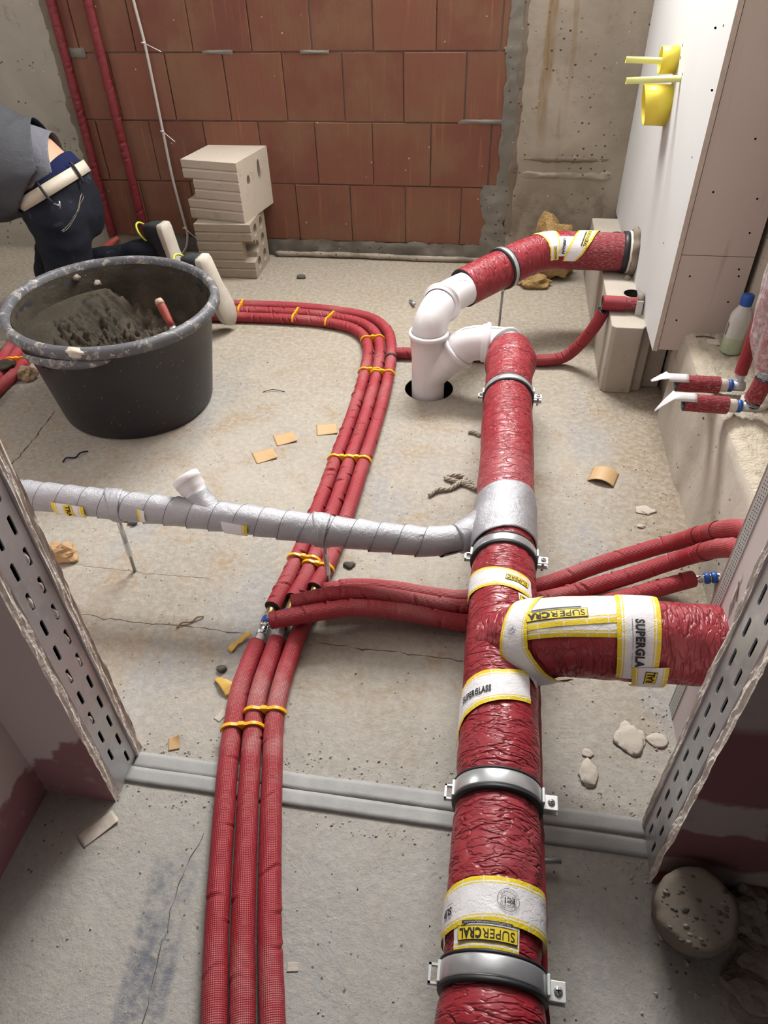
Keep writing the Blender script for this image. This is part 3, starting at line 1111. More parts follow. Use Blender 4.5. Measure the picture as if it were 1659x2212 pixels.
# door wall: boards both sides of a slotted steel profile
def slotted(x, sgn, rows, y0, y1, ztop, tilt=0):
    """steel web facing the doorway with two rows of long slots, cut through"""
    V, Fc = [], []
    ys = [y0] + [r[0] for r in rows] + [y1]
    mid = (rows[0][0] + rows[1][0]) / 2
    cols = [(y0, mid, rows[0]), (mid, y1, rows[1])]
    for ca, cb, (yc, z0) in cols:
        z = z0 - .03
        if z > 0:
            n = len(V)
            V += [(x, ca, 0), (x, cb, 0), (x, cb, z), (x, ca, z)]
            Fc.append((n, n + 1, n + 2, n + 3))
        while z < ztop:
            zc = z + .03
            hl, hw = .0175, .0042
            ring = []
            for a in range(16):
                an = 2 * PI * a / 16
                ring.append((yc + hw * math.cos(an), zc + (hl - hw) * (1 if math.sin(an) > 1e-6 else -1 if math.sin(an) < -1e-6 else 0) + hw * math.sin(an)))
            outer = []
            for a in range(16):
                an = 2 * PI * a / 16
                c, s = math.cos(an), math.sin(an)
                q = 1 / max(abs(c), abs(s))
                c, s = c * q, s * q
                outer.append((yc + c * ((cb - yc) if c > 0 else (yc - ca)), zc + s * .03))
            n = len(V)
            V += [(x, a, b) for a, b in ring] + [(x, a, b) for a, b in outer] + [(x - sgn * .0025, a, b) for a, b in ring]
            for a in range(16):
                b = (a + 1) % 16
                Fc += [(n + a, n + 16 + a, n + 16 + b, n + b), (n + 32 + a, n + a, n + b, n + 32 + b)]
            z += .06
    # folded lips along both edges
    for yy in (y0, y1):
        s_ = 1 if yy == y0 else -1
        n = len(V)
        V += [(x, yy, 0), (x - sgn * .001, yy - s_ * .0018, 0), (x - sgn * .04, yy - s_ * .0018, 0), (x, yy, ztop), (x - sgn * .001, yy - s_ * .0018, ztop), (x - sgn * .04, yy - s_ * .0018, ztop)]
        Fc += [(n, n + 1, n + 4, n + 3), (n + 1, n + 2, n + 5, n + 4)]
    return V, Fc


def ragged_board(x0, x1, y0, y1, ztop, edge_x, amp, seed):
    """board whose cut edge towards the doorway is chipped"""
    n = 150
    V, Fc = [], []
    s = 1 if edge_x == x1 else -1
    far = x0 if s > 0 else x1
    for i in range(n + 1):
        z = ztop * i / n
        for q in range(5):
            y = y0 + (y1 - y0) * q / 4
            d = amp * (.5 + .8 * nz(z * 14, q * .8, seed) + .5 * nz(z * 50, q * 1.7, seed + 3))
            V.append((edge_x - s * max(0, d), y, z))
        V += [(far, y0, z), (far, y1, z)]
    for i in range(n):
        a, b = i * 7, (i + 1) * 7
        loop = [0, 1, 2, 3, 4, 6, 5]
        for q in range(7):
            p, r = loop[q], loop[(q + 1) % 7]
            f = (a + p, a + r, b + r, b + p)
            Fc.append(f if s > 0 else f[::-1])
    return V, Fc


def edge_mat(o, xn):
    for p_ in o.data.polygons:
        if abs(p_.normal.x) > .35 or abs(p_.center.x + o.location.x) < 0:
            p_.material_index = 1


DT = 2.1
wl = add('wall_front_left', box(XL, -.70, .588, .655, 0, DT), M['foam'], kind='structure', smooth=False, org=(-.635, .57, 0))
o = add('plasterboard', ragged_board(XL, -.6345, .566, .5845, DT, -.6345, .004, 3), [M['pinkwall'], M['board_edge']], wl, smooth=False)
edge_mat(o, 1)
o = add('plasterboard', ragged_board(XL, -.630, .6585, .6715, DT, -.630, .003, 6), [M['board_pink'], M['board_edge']], wl, smooth=False)
edge_mat(o, 1)
o = add('plasterboard', ragged_board(XL, -.6315, .6725, .683, DT, -.6315, .005, 9), [M['board_pink'], M['paper_edge']], wl, smooth=False)
edge_mat(o, 1)
add('steel_profile', slotted(-.636, 1, ((.605, .10), (.638, .04)), .586, .657, DT), M['galv'], wl, smooth=False)
add('profile_filling', box(-.69, -.648, .588, .655, 0, DT), M['hole'], wl, smooth=False)

wr = add('wall_front_right', box(.41, 2.0, .588, .650, 0, DT), M['foam'], kind='structure', smooth=False, org=(.338, .57, 0))
o = add('plasterboard', ragged_board(.3375, 2.0, .560, .5795, DT, .3375, .005, 13), [M['redboard'], M['board_edge']], wr, smooth=False)
edge_mat(o, 1)
o = add('plasterboard', ragged_board(.334, .6885, .6535, .667, DT, .334, .004, 16), [M['board_pink'], M['board_edge']], wr, smooth=False)
edge_mat(o, 1)
add('steel_profile', slotted(.339, -1, ((.600, .045), (.632, .045)), .581, .652, DT), M['galv'], wr, smooth=False)
add('profile_filling', box(.352, .40, .588, .650, 0, DT), M['hole'], wr, smooth=False)
for k, (row, s_) in enumerate(((2, 9), (2, 8), (2, 7), (2, 6), (2, 5), (1, 7), (1, 2), (1, 4))):
    yy, zz_ = ((.605, .10 + .06 * s_) if row == 1 else (.638, .04 + .06 * s_))
    add('plaster_plug', rock((-.6395, yy + .001 * (k % 3 - 1), zz_ - .004), .0075, 200 + k, (.6, .5, 1.5), 2, .4, False), M['board_edge'], wl)
# corridor wall on the left, lintel over the doorway
add('wall_corridor_right', box(1.6, 1.8, -1.6, .5655, 0, TOP), M['board_pink'], kind='structure', smooth=False)
add('ceiling_corridor', box(-1.0, 1.8, -1.6, .5655, TOP, TOP + .15), M['conc_left'], kind='structure', smooth=False)
add('wall_corridor', box(-1.0, -.7775, -1.6, .5655, 0, TOP), M['pinkwall'], kind='structure', smooth=False)
add('wall_lintel', box(XL, 2.0, .566, .683, DT, TOP), M['board_pink'], kind='structure', smooth=False)
# short board return inside the room on the right, with a corner bead
rt_ = add('wall_return', box(.4225, .6885, .6675, .925, 0, TOP), M['board_pink'], kind='structure', smooth=False, org=(.4225, .925, 0))
cb = merge(box(.4205, .4222, .893, .9262, .0, 2.3), box(.4205, .452, .9253, .9265, .0, 2.3))
add('corner_bead', cb, M['zinc'], rt_, smooth=False)
nose = sweep([(.4212, .9258, 0), (.4212, .9258, 2.3)], .0019, 10, ref=(0, 1, 0))
add('corner_bead', nose[:2], M['zinc'], rt_)
V, Fc = [], []
for k in range(150):
    for q in range(3):
        yy, zz = .899 + .0075 * q, .006 + .0065 * k + (.003 if q % 2 else 0)
        n = len(V)
        V += [(.42035, yy + .0017 * math.cos(a * PI / 3), zz + .0017 * math.sin(a * PI / 3)) for a in range(6)]
        Fc.append(tuple(n + a for a in range(6))[::-1])
add('bead_perforation', (V, Fc), M['rubber'], rt_, kind='stuff', smooth=False)
for i, (py_, pz_, w_, h_) in enumerate(((.80, .43, .03, .1), (.74, .36, .02, .07), (.86, .405, .015, .05))):
    lum = []
    for j in range(9):
        for q in range(5):
            y = py_ + (q - 2) * w_ / 4 + .01 * nz(j * .8, q, i)
            z = pz_ + (j - 4) * h_ / 8 + (q - 2) * .012
            lum.append((.4222 - .0022 * (1 if 0 < q < 4 and 0 < j < 8 else 0) * (1 + nz(j, q, i)), y, z))
    add('filler_ridge', (lum, [(j * 5 + q, (j + 1) * 5 + q, (j + 1) * 5 + q + 1, j * 5 + q + 1) for j in range(8) for q in range(4)]), M['plaster'], rt_)
# two zinc strips across the threshold
def strip(xa, xb, y_at, w, seed, lift):
    V, Fc = [], []
    n = 70
    for i in range(n + 1):
        x = xa + (xb - xa) * i / n
        y = y_at(x)
        z = .0035 + lift * (1 + nz(x * 7, seed)) + .001 * nz(x * 25, seed)
        for dy, dz in ((-w / 2 - .0012, -.0034 - lift), (-w / 2, 0), (-w / 4, .0006 * nz(x * 30, 3)), (w / 4, .0006 * nz(x * 30, 8)), (w / 2, 0), (w / 2 + .0012, -.0034 - lift)):
            V.append((x, y + dy + .0015 * nz(x * 9, seed + 2), max(.0002, z + dz)))
    for i in range(n):
        for q in range(5):
            a = i * 6 + q
            Fc.append((a + 1, a, a + 6, a + 7))
    return V, Fc


add('trim_2', strip(-.633, .345, lambda x: .654 + .002 * x, .032, 1, .0012), M['lead'], kind='structure', label='rear zinc strip across the doorway threshold')
add('trim_3', strip(-.640, .352, lambda x: .6185 - .006 * x, .030, 2, .0015), M['lead'], kind='structure', label='front zinc strip across the doorway threshold')


# ------------------------------------------------------------------ big drain pipes
def along(path, r):
    """point on the skin of a pipe: fn(u metres along, phi round from the top, off)"""
    P = [Vector(p) for p in path]
    L = [0]
    for a, b in zip(P, P[1:]):
        L.append(L[-1] + (b - a).length)
    def fn(u, ph, off=0):
        i = 0
        while i < len(L) - 2 and L[i + 1] < u:
            i += 1
        f = (u - L[i]) / max(1e-6, L[i + 1] - L[i])
        p = P[i].lerp(P[i + 1], f)
        t = (P[min(len(P) - 1, i + 2)] - P[max(0, i - 1)])
        side, up, t = frame(t, (0, 0, 1))
        return p + up * (math.cos(ph) * (r + off)) + side * (math.sin(ph) * (r + off))
    return fn


def crinkle(amp=.0016, k=30, seed=0):
    def d(u, ph, r):
        c, s = math.cos(ph) * .9, math.sin(ph) * .9
        a = 1 - abs(mn.noise(Vector((u * k + seed, c * 1.6, s * 1.6)))) * 3.2
        b = mn.noise(Vector((u * 8 + seed, c, s)))
        return amp * (1.3 * b - max(0, a) ** 3)
    return d


MZ, MR = .186, .0683
def mx(y):
    return .0665 - (y - .4) * .0098


MP = spline([(.080, -.45, MZ), (mx(.1), .1, MZ), (mx(.5), .5, MZ), (mx(1), 1, MZ + .002), (mx(1.5), 1.5, MZ + .004), (mx(1.85), 1.85, MZ + .005), (.055, 1.96, MZ + .005), (.052, 2.045, MZ + .004)], .006)
def mrad(u):
    y = u - .45
    return MR + (.010 * math.exp(-((y - 1.975) / .045) ** 2)) - (.0035 * math.exp(-((y - 1.785) / .03) ** 2)) - .004 * math.exp(-((y - 1.12) / .03) ** 2) - .004 * math.exp(-((y - .575) / .03) ** 2) - .004 * math.exp(-((y - .317) / .03) ** 2) + .003 * math.exp(-((y - .26) / .05) ** 2)


dp = thing('drain_pipe', 'thick red foil drain pipe from the foreground to the white elbows, with side branch', 'pipe', (mx(.86), .86, 0))
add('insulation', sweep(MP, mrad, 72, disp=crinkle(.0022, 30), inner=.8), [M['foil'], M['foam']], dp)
# lapped seam flap low on the right
fl = []
for i in range(90):
    y = -.3 + i * .0135
    o_ = .010 + .004 * nz(y * 8)
    a = R(104 + 6 * nz(y * 5, 3))
    for q, rr in enumerate((MR - .002, MR + o_)):
        fl.append((mx(y) + rr * math.sin(a) + .002 * nz(y * 40), y, MZ + rr * math.cos(a) - q * .004))
        fl.append((mx(y) + rr * math.sin(a), y, MZ + rr * math.cos(a) - q * .004 - .003))
add('seam_flap', (fl, [f for i in range(89) for f in ((4 * i, 4 * i + 2, 4 * i + 6, 4 * i + 4), (4 * i + 2, 4 * i + 3, 4 * i + 7, 4 * i + 6), (4 * i + 1, 4 * i + 5, 4 * i + 7, 4 * i + 3))]), M['foil'], dp)
BR_ = .0705
BP = spline([(.040, .872, .192), (.10, .864, .226), (.16, .858, .258), (.22, .855, .272), (.30, .854, .281), (.46, .852, .286)], .006)
def brad(u):
    return BR_ - .012 * math.exp(-(u / .035) ** 2) + .003 * math.exp(-((u - .09) / .04) ** 2) + .002 * math.exp(-((u - .27) / .05) ** 2)


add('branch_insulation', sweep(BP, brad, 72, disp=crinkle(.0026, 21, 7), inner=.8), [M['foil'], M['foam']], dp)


def mfn(s, v, off):          # figure lying on the main pipe: s = world y, v = metres round
    a = v / MR
    r = mrad(s + .45) + off
    return (mx(s) + r * math.sin(a), s, MZ + .004 * min(1, max(0, s - .5)) + r * math.cos(a))


def bfn(s, v, off):          # on the branch: v = world x, s = metres round, away from the camera
    i = min(range(len(BP)), key=lambda k: abs(BP[k].x - v))
    k = i if BP[i].x <= v or i == 0 else i - 1
    k = min(k, len(BP) - 2)
    u = BL_[k] + (BL_[k + 1] - BL_[k]) * (v - BP[k].x) / (BP[k + 1].x - BP[k].x)
    return tuple(bskin(u, -s / BR_, brad(u) + off))


bskin = along(BP, 0)
BL_ = [0]
for p, q in zip(BP, BP[1:]):
    BL_.append(BL_[-1] + (q - p).length)


def tape(parent, fn, st, name='adhesive_tape', off=.0016, yr=(0, 1), seed=0, cell=.006, label=None, mat=None):
    """st: list of ((s, v) edge A, (s, v) edge B) stations"""
    V, Fc, uv = [], [], []
    na = 10
    pts = []
    u = 0
    for i in range(len(st) - 1):
        a0, b0 = st[i]
        a1, b1 = st[i + 1]
        L = (Vector(a1) - Vector(a0)).length
        k = max(1, int(L / cell))
        for j in range(k if i < len(st) - 2 else k + 1):
            t = j / k
            pts.append((Vector(a0).lerp(Vector(a1), t), Vector(b0).lerp(Vector(b1), t), u + L * t))
        u += L
    for a, b, uu in pts:
        for q in range(na + 1):
            p = a.lerp(b, q / na)
            e = 1 if 0 < q < na else .4
            V.append(tuple(fn(p[0], p[1], off + e * .0011 * (1 + nz(p[0] * 70, p[1] * 50, seed)))))
            uv.append((uu, yr[0] + (yr[1] - yr[0]) * q / na))
    w = na + 1
    for i in range(len(pts) - 1):
        for q in range(na):
            f = (i * w + q, i * w + q + 1, (i + 1) * w + q + 1, (i + 1) * w + q)
            Fc.append(f)
    # face outwards
    p0, p1, p2 = (Vector(V[i]) for i in Fc[len(Fc) // 2][:3])
    base = Vector(fn(*(pts[len(pts) // 2][0].lerp(pts[len(pts) // 2][1], .5)), 0)) - Vector(fn(*(pts[len(pts) // 2][0].lerp(pts[len(pts) // 2][1], .5)), -.02))
    if (p1 - p0).cross(p2 - p0).dot(base) < 0:
        Fc = [f[::-1] for f in Fc]
    return add(name, (V, Fc, uv), mat or M['tape'], parent, label)


def letters(parent, fn, s, size, s0, v0, rot, mat='ink', off=.0042, name='lettering', width=None, dx=0, dy=0, **kw):
    T = text2d(s, size, **kw)
    V = T[0]
    if width:
        k = width / T[2]
        V = [(x * k, y) for x, y in V]
    o_ = bend2d((V, T[1]), fn, s0, v0, rot, off, dx, dy)
    return add(name, o_, M[mat], parent, smooth=False)


def figure(parent, fn, VF, s0, v0, rot, mat, off, name, dx=0, dy=0):
    return add(name, bend2d(VF, fn, s0, v0, rot, off, dx, dy), M[mat], parent, smooth=False)


def boxed(parent, fn, light, bold, s0, v0, rot, w, hgt, off=.0036):
    """yellow box with dark outline, thin then heavy capitals"""
    figure(parent, fn, rect2d(w + .003, hgt + .0026), s0, v0, rot, 'ink', off, 'label_outline')
    figure(parent, fn, rect2d(w + .0012, hgt + .0008), s0, v0, rot, 'ink_yellow', off + .0004, 'label_box')
    nl, nb = len(light), len(bold)
    wl_ = w * .95 * nl / (nl + nb * .92) if nb else w * .95
    wb_ = w * .95 - wl_
    if nl:
        letters(parent, fn, light, hgt * 1.05, s0, v0, rot, off=off + .0008, width=wl_ * .96, dx=-w * .475 + wl_ / 2)
    if nb:
        letters(parent, fn, bold, hgt * 1.05, s0, v0, rot, off=off + .0008, width=wb_ * .98, dx=w * .475 - wb_ / 2, bold=.04, spacing=1.1)


def d2m(*a):
    return [((y0, R(p0) * MR), (y1, R(p1) * MR)) for p0, y0, p1, y1 in a]


# tapes on the main pipe (degrees from the top, world y)
tape(dp, mfn, d2m((-52, .331, -52, .380), (-10, .3325, -10, .380), (25, .332, 25, .380)), off=.0016, yr=(0, .72), seed=1)
tape(dp, mfn, d2m((-112, .352, -105, .40), (-63, .358, -60, .418), (-30, .3655, -30, .4245), (0, .3675, 0, .4265), (40, .3665, 40, .4285), (83, .366, 83, .433), (120, .364, 120, .43)), off=.0034, seed=2)
boxed(dp, mfn, 'SUPER', 'CRAL', .3535, R(-11) * MR, PI, .0765, .0152, off=.0046)
figure(dp, mfn, rect2d(.064, .0042), .3655, R(-11) * MR, PI, 'ink', .0066, 'label_header')
letters(dp, mfn, 'FÜR LUFTDICHTE FOLIENÜBERLAPPUNGEN', .0032, .3655, R(-11) * MR, PI, 'paper', .0069, width=.058)
def emblem(parent, fn, s0, v0, rot, k=1.0, off=.0066):
    figure(parent, fn, ring2d(.0138 * k, .0143 * k), s0, v0, rot, 'ink', off, 'emblem_ring')
    figure(parent, fn, ring2d(.0096 * k, .0100 * k), s0, v0, rot, 'ink', off, 'emblem_ring')
    for yy in (-.0042, .0042):
        figure(parent, fn, rect2d(.018 * k, .0005 * k, .004), s0, v0, rot, 'ink', off, 'emblem_bar', dy=yy * k)
    letters(parent, fn, 'EC1', .0088 * k, s0, v0, rot, off=off, width=.0128 * k, bold=.03, dx=-.001 * k)
    letters(parent, fn, 'PLUS', .0022 * k, s0, v0, rot, off=off, width=.0032 * k, dx=.0075 * k, dy=-.002 * k)
    for word, a0, st in (('EMICODE', 200, 1), ('SEHR EMISSIONSARM', 150, -1)):
        for i, ch in enumerate(word):
            if ch == ' ':
                continue
            an = R(a0 + 20 * i) if st > 0 else R(a0 - 7.4 * i)
            T = text2d(ch, .0032 * k, 0, 0, 1, .01)
            ro = an - PI / 2 if st < 0 else an + PI / 2
            c, sn = math.cos(ro), math.sin(ro)
            V = [(x * c - y * sn + .0119 * k * math.cos(an), x * sn + y * c + .0119 * k * math.sin(an)) for x, y in T[0]]
            figure(parent, fn, (V, T[1]), s0, v0, rot, 'ink', off, 'lettering')


emblem(dp, mfn, .397, R(11) * MR, PI)
letters(dp, mfn, 'SUP', .0125, .383, R(-61) * MR, PI + .12, off=.0066, bold=.05, shear=.2, width=.019)
figure(dp, mfn, rect2d(.014, .0007), .3915, R(-59) * MR, PI + .12, 'ink', .0066, 'label_rule')
tape(dp, mfn, d2m((-100, .655, -97, .735), (-80, .676, -78, .757), (-60, .694, -60, .769), (-30, .7065, -30, .776), (0, .7145, 0, .777), (44, .7255, 40, .788)), seed=3)
letters(dp, mfn, 'SUPERGLASS', .0165, .7322, R(-41) * MR, .13, bold=.045, shear=.22, spacing=1.12, width=.060)
figure(dp, mfn, rect2d(.036, .0008), .7228, R(-55) * MR, .15, 'ink', .0042, 'label_rule')
letters(dp, mfn, 'MINERAL WOOL', .0026, .7262, R(-29) * MR, .12, width=.024)
tape(dp, mfn, d2m((-105, .985, -105, 1.046), (-75, .985, -75, 1.045), (-9, .978, -9, 1.027), (39, .968, 39, 1.018), (50, .965, 46, 1.015)), seed=4)
boxed(dp, mfn, 'SUPER', 'C', .9985, R(20) * MR, PI - .16, .044, .0125)
letters(dp, mfn, 'P', .014, 1.0, R(-83) * MR, .1, bold=.03, shear=.2)
tape(dp, mfn, d2m((25, .925, 21, .966), (50, .915, 50, .966), (75, .91, 72, .966)), seed=5, yr=(0, .8))
boxed(dp, mfn, 'ER', 'CRAL', .9475, R(48) * MR, PI - .18, .056, .015)
tape(dp, mfn, d2m((20, .806, 36, .828), (34, .786, 50, .822), (60, .77, 66, .815)), seed=6, yr=(.3, .7))
letters(dp, mfn, 'RGL', .014, .803, R(40) * MR, -.55, bold=.05, shear=.2, width=.022)


def d2b(*a):
    return [((-R(p0) * BR_, x0), (-R(p1) * BR_, x1)) for p0, x0, p1, x1 in a]


# tapes on the branch (degrees from the top towards the camera, world x)
def across(lo, hi, xs):
    return [((-R(lo + d) * BR_, x), (-R(hi + d) * BR_, x)) for x, d in xs]


tape(dp, bfn, across(40, -14, ((.125, 0), (.18, -1), (.268, -2))), seed=7)
tape(dp, bfn, across(27, -42, ((.125, 2), (.17, -2), (.268, -10))), seed=8, off=.0034)
tape(dp, bfn, d2b((-95, .108, -95, .152), (-50, .106, -50, .148), (-12, .102, -18, .144), (10, .096, 15, .136), (50, .086, 50, .132), (94, .096, 90, .144), (126, .118, 120, .160), (150, .13, 145, .18)), seed=9, off=.005)
tape(dp, bfn, d2b((-105, .254, -105, .3205), (-40, .254, -40, .3205), (20, .252, 20, .318), (88, .251, 90, .316), (97, .2505, 99, .315)), seed=10, off=.0050)
tape(dp, bfn, d2b((76, .275, 72, .333), (106, .278, 104, .335), (140, .28, 140, .337)), seed=11, off=.0066)
boxed(dp, bfn, 'SUPER', 'CRA', -R(7) * BR_, .172, PI + .10, .074, .0150, off=.0058)
figure(dp, bfn, rect2d(.060, .0034), -R(7) * BR_, .172, PI + .10, 'ink', .0075, 'label_header', dy=-.0098)
letters(dp, bfn, 'SUPERGLA', .0185, -R(44) * BR_, .285, -PI / 2, off=.0086, bold=.05, spacing=1.12, width=.073)
figure(dp, bfn, rect2d(.046, .0008), -R(33) * BR_, .2740, -PI / 2, 'ink', .0086, 'label_rule')
letters(dp, bfn, 'MINERAL WOOL', .0026, -R(66) * BR_, .2735, -PI / 2, off=.0086, width=.026)
figure(dp, bfn, rect2d(.030, .019), -R(92) * BR_, .3065, PI / 2, 'ink', .0088, 'label_outline')
figure(dp, bfn, rect2d(.028, .0172), -R(92) * BR_, .3065, PI / 2, 'ink_yellow', .0092, 'label_box')
letters(dp, bfn, 'RAL', .017, -R(90) * BR_, .3065, PI / 2, off=.0097, bold=.03, width=.024)
emblem(dp, bfn, -R(24) * BR_, .112, PI + .3, .55, off=.0090)

# silver wrapped branch pipe coming in from the left, with a white socket stub
SP = spline([(-1.45, 1.155, .244), (-1.07, 1.155, .2275), (-.79, 1.155, .217), (-.56, 1.155, .209), (-.35, 1.155, .196), (-.19, 1.155, .189), (-.10, 1.158, .187), (-.045, 1.178, .187), (.02, 1.225, .187)], .006)
def spiral(u, ph, r):
    q = (u / .058 + ph / (2 * PI) + .35 * nz(u * 6)) % 1.0
    return .0016 * (q - .5) + .0014 * nz(u * 28, math.cos(ph), math.sin(ph)) + .002 * max(0, nz(u * 12, math.cos(ph) * 1.5, math.sin(ph) * 1.5)) ** 2 * 2 - (.0012 if q < .04 else 0)


sp = thing('waste_pipe', 'silver wrapped waste pipe crossing from the left wall to the red drain', 'pipe', (-.56, 1.155, 0))
add('pipe_core', sweep(SP, lambda u: .0310 + .006 * max(0, (u - 1.40) / .12) + .003 * math.exp(-((u - .60) / .03) ** 2) + .004 * math.exp(-((u - 1.09) / .018) ** 2), 64, disp=spiral, cap=True), M['silver'], sp)
hel, nturn = along(SP, .0), 0
V, Fc = [], []
nu, nw = 36, 5
pitch = .0535
K = int(1.375 / pitch * nu)
for i in range(K + 1):
    th = 2 * PI * i / nu
    wob = .010 * nz(i / nu * .9, 4) + .003 * nz(i / nu * 5, 9)
    for q in range(nw + 1):
        u = pitch * i / nu + wob + (q / nw) * (pitch + .010) + .002 * nz(th * .7, q * .5, 2)
        r = .0318 + .0042 * (1 - q / nw) ** 1.0 + (.0012 * max(0, nz(i * .11, 7)) if q == 0 else 0) + .0011 * nz(u * 34, math.cos(th) * 1.3, math.sin(th) * 1.3) + .0030 * max(0, nz(u * 11, math.cos(th), math.sin(th) + 3)) ** 1.5 + .005 * math.exp(-((u - 1.10) / .018) ** 2) + .003 * math.exp(-((u - .605) / .02) ** 2)
        V.append(tuple(hel(min(max(u, 0), 1.425), -th, r)))
for i in range(K):
    for q in range(nw):
        a = i * (nw + 1) + q
        Fc.append((a, a + 1, a + nw + 2, a + nw + 1))
add('silver_wrap', (V, Fc), M['silver'], sp)
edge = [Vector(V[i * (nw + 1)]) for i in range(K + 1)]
add('wrap_edge_shade', sweep(edge, .0007, 5, ref=(1, 0, .01), cap=False)[:2], M['wrapshade'], sp)  # dark hairline on the lapped edge, also standing in for its shadow
# saddle where the wrap goes up over the drain
def collar_fn(y0, y1, seed, off, r_up):
    V, Fc = [], []
    n, k = 26, 40
    for i in range(n + 1):
        y = y0 + (y1 - y0) * i / n
        for q in range(k + 1):
            a = R(-128 + 246 * q / k)
            r = MR + off + .0012 * nz(y * 30, a * 2, seed) + .0016 * ((i / n * 2.0 + a * .25) % 1.0 - .5)
            r += .010 * math.exp(-((a + 1.15) / .5) ** 2) * math.exp(-((y - 1.215) / .045) ** 2)
            V.append((mx(y) + r * math.sin(a), y + .012 * math.sin(a * 1.1 + .5) - .006, MZ + .002 + r * math.cos(a)))
    for i in range(n):
        for q in range(k):
            a = i * (k + 1) + q
            Fc.append((a, a + 1, a + k + 2, a + k + 1))
    p0, p1, p2 = (Vector(V[i]) for i in Fc[k // 2][:3])
    if (p1 - p0).cross(p2 - p0).z < 0:
        Fc = [f[::-1] for f in Fc]
    return V, Fc


o = add('silver_collar', collar_fn(1.152, 1.312, 3, .0042, 0), M['silver'], sp)
mod(o, 'SOLIDIFY', thickness=.003, offset=-1)
cone = sweep(spline([(-.045, 1.172, .187), (-.005, 1.20, .188), (.035, 1.222, .19), (.07, 1.238, .19)], .005), [.035 + .033 * (i / 24) ** 1.3 for i in range(40)], 56, disp=lambda u, ph, r: .0016 * ((u / .03 + ph / 6.3) % 1 - .5) + .0015 * nz(u * 40, math.cos(ph), math.sin(ph)))
add('silver_saddle', cone[:3], M['silver'], sp)
# white socket stub
ax = Vector((-.62, .42, .62)).normalized()
b0 = Vector((-.615, 1.16, .212))
add('stub_wrap', sweep(line(b0 + ax * .0, b0 + ax * .058, .006), lambda u: .0325 - .004 * min(1, u / .05), 40, disp=lambda u, ph, r: .0014 * nz(u * 40, ph)), M['silver'], sp)
add('socket', lathe([(.0255, .045), (.026, .060), (.0275, .066), (.0315, .074), (.0320, .088), (.0335, .089), (.0335, .104), (.0315, .106), (.0275, .106), (.0265, .07), (.0001, .07)], b0, ax, 40, cap=False), M['white'], sp, 'white open socket stub')
# scraps of tape stuck to the wrap
sfn_ = along(SP, .0328)
def sfn(s, v, off):
    return sfn_(v, -s / .0328, off + .0046)


def at_x(x):
    return x + 1.45


for xa, xb, a0, a1, yr in ((-.985, -.905, 62, 118, (0, 1)), (-.775, -.757, 52, 100, (0, .35)), (-.575, -.515, 62, 112, (.2, 1))):
    tape(sp, sfn, [((-R(a0) * .0328, at_x(xa)), (-R(a0 + 4) * .0328, at_x(xb))), ((-R(a1) * .0328, at_x(xa + .004)), (-R(a1) * .0328, at_x(xb)))], off=.0022, yr=yr, seed=xa, cell=.003)
figure(sp, sfn, rect2d(.026, .022, .004), -R(88) * .0328, at_x(-.943), -PI / 2 + .1, 'ink_yellow', .0046, 'label_box')
letters(sp, sfn, 'TRA', .016, -R(88) * .0328, at_x(-.943), -PI / 2 + .1, off=.0054, bold=.03, width=.024)
# torn flap of wrap hanging round each support
for xx, dx in ((-.845, .012), (-.352, .004)):
    V = []
    for i in range(9):
        for q in range(22):
            a = R(-60 + 240 * q / 21)
            r = .0365 + .0025 * nz(i * .9, q * .5, xx * 7) + (.016 if a > R(140) else 0) * (a - R(140)) + .002
            u = (i - 4) * .0042 * (1.25 - .55 * max(0, math.sin(a)))
            p = sfn_(at_x(xx) + u + dx * math.sin(a), a, r - .0328)
            V.append(tuple(p))
    o = add('wrap_flap', (V, [(i * 22 + q, i * 22 + q + 1, (i + 1) * 22 + q + 1, (i + 1) * 22 + q) for i in range(8) for q in range(21)]), M['silver'], sp)
    mod(o, 'SOLIDIFY', thickness=.0015)

# supports under the silver pipe: hanger rods standing on the floor
for (bx_, by_), zt, lab in (((-0.856, 1.150, 0.000)[:2], .178, 'thin steel support rod under the silver pipe, left one beside the doorway'), ((-0.351, 1.162, 0.000)[:2], .150, 'thin steel support rod under the silver pipe, standing beside the three red pipes')):
    t = thing('support_rod', lab, 'rod', (bx_, by_, 0), 'steel rods under the silver pipe')
    top = (bx_ + (.003 if bx_ < -.6 else .0), 1.155, zt + .012)
    m1, m2 = Vector((bx_, by_, 0)).lerp(Vector(top), .30), Vector((bx_, by_, 0)).lerp(Vector(top), .52)
    add('rod', rodz((bx_, by_, 0), top, .0042, 12), M['rod'], t)
    add('sleeve_nut', rodz(m1, m2, .0068, 6), M['steel'], t, smooth=False)
    add('upper_rod', rodz(m2, Vector(top), .0062, 12), M['steel'], t)

# white fittings: vertical stack with 45 degree branch, elbows up and across
wf = thing('drain_fitting', 'white plastic drain stack with elbows dropping through the hole in the floor', 'pipe', (-.21, 2.10, 0))
VX, VY = -.210, 2.10
vert = sweep(line((VX, VY, -.12), (VX, VY, .165), .01), .0552, 56, ref=(0, 1, 0))
legp = [Vector((VX, VY, .062)), Vector((VX + .02, VY, .082)), Vector((VX + .10, VY, .162))]
leg = sweep(line(legp[0], legp[2], .01), .0552, 56, ref=(0, 1, 0))
add('wye_body', fused([vert, leg], .006, 10), M['white'], wf)
def ringlip(c, axis, r, w=.018, lip=.0092, name='socket_ring'):
    c = Vector(c)
    return add(name, lathe([(r, -w), (r + lip * .45, -w * .8), (r + lip * .5, -.004), (r + lip, -.003), (r + lip * 1.05, .004), (r + lip * .8, w * .5), (r + lip * .3, w * .56), (r - .002, w * .58)], c, axis, 64, cap=False), M['white'], wf)


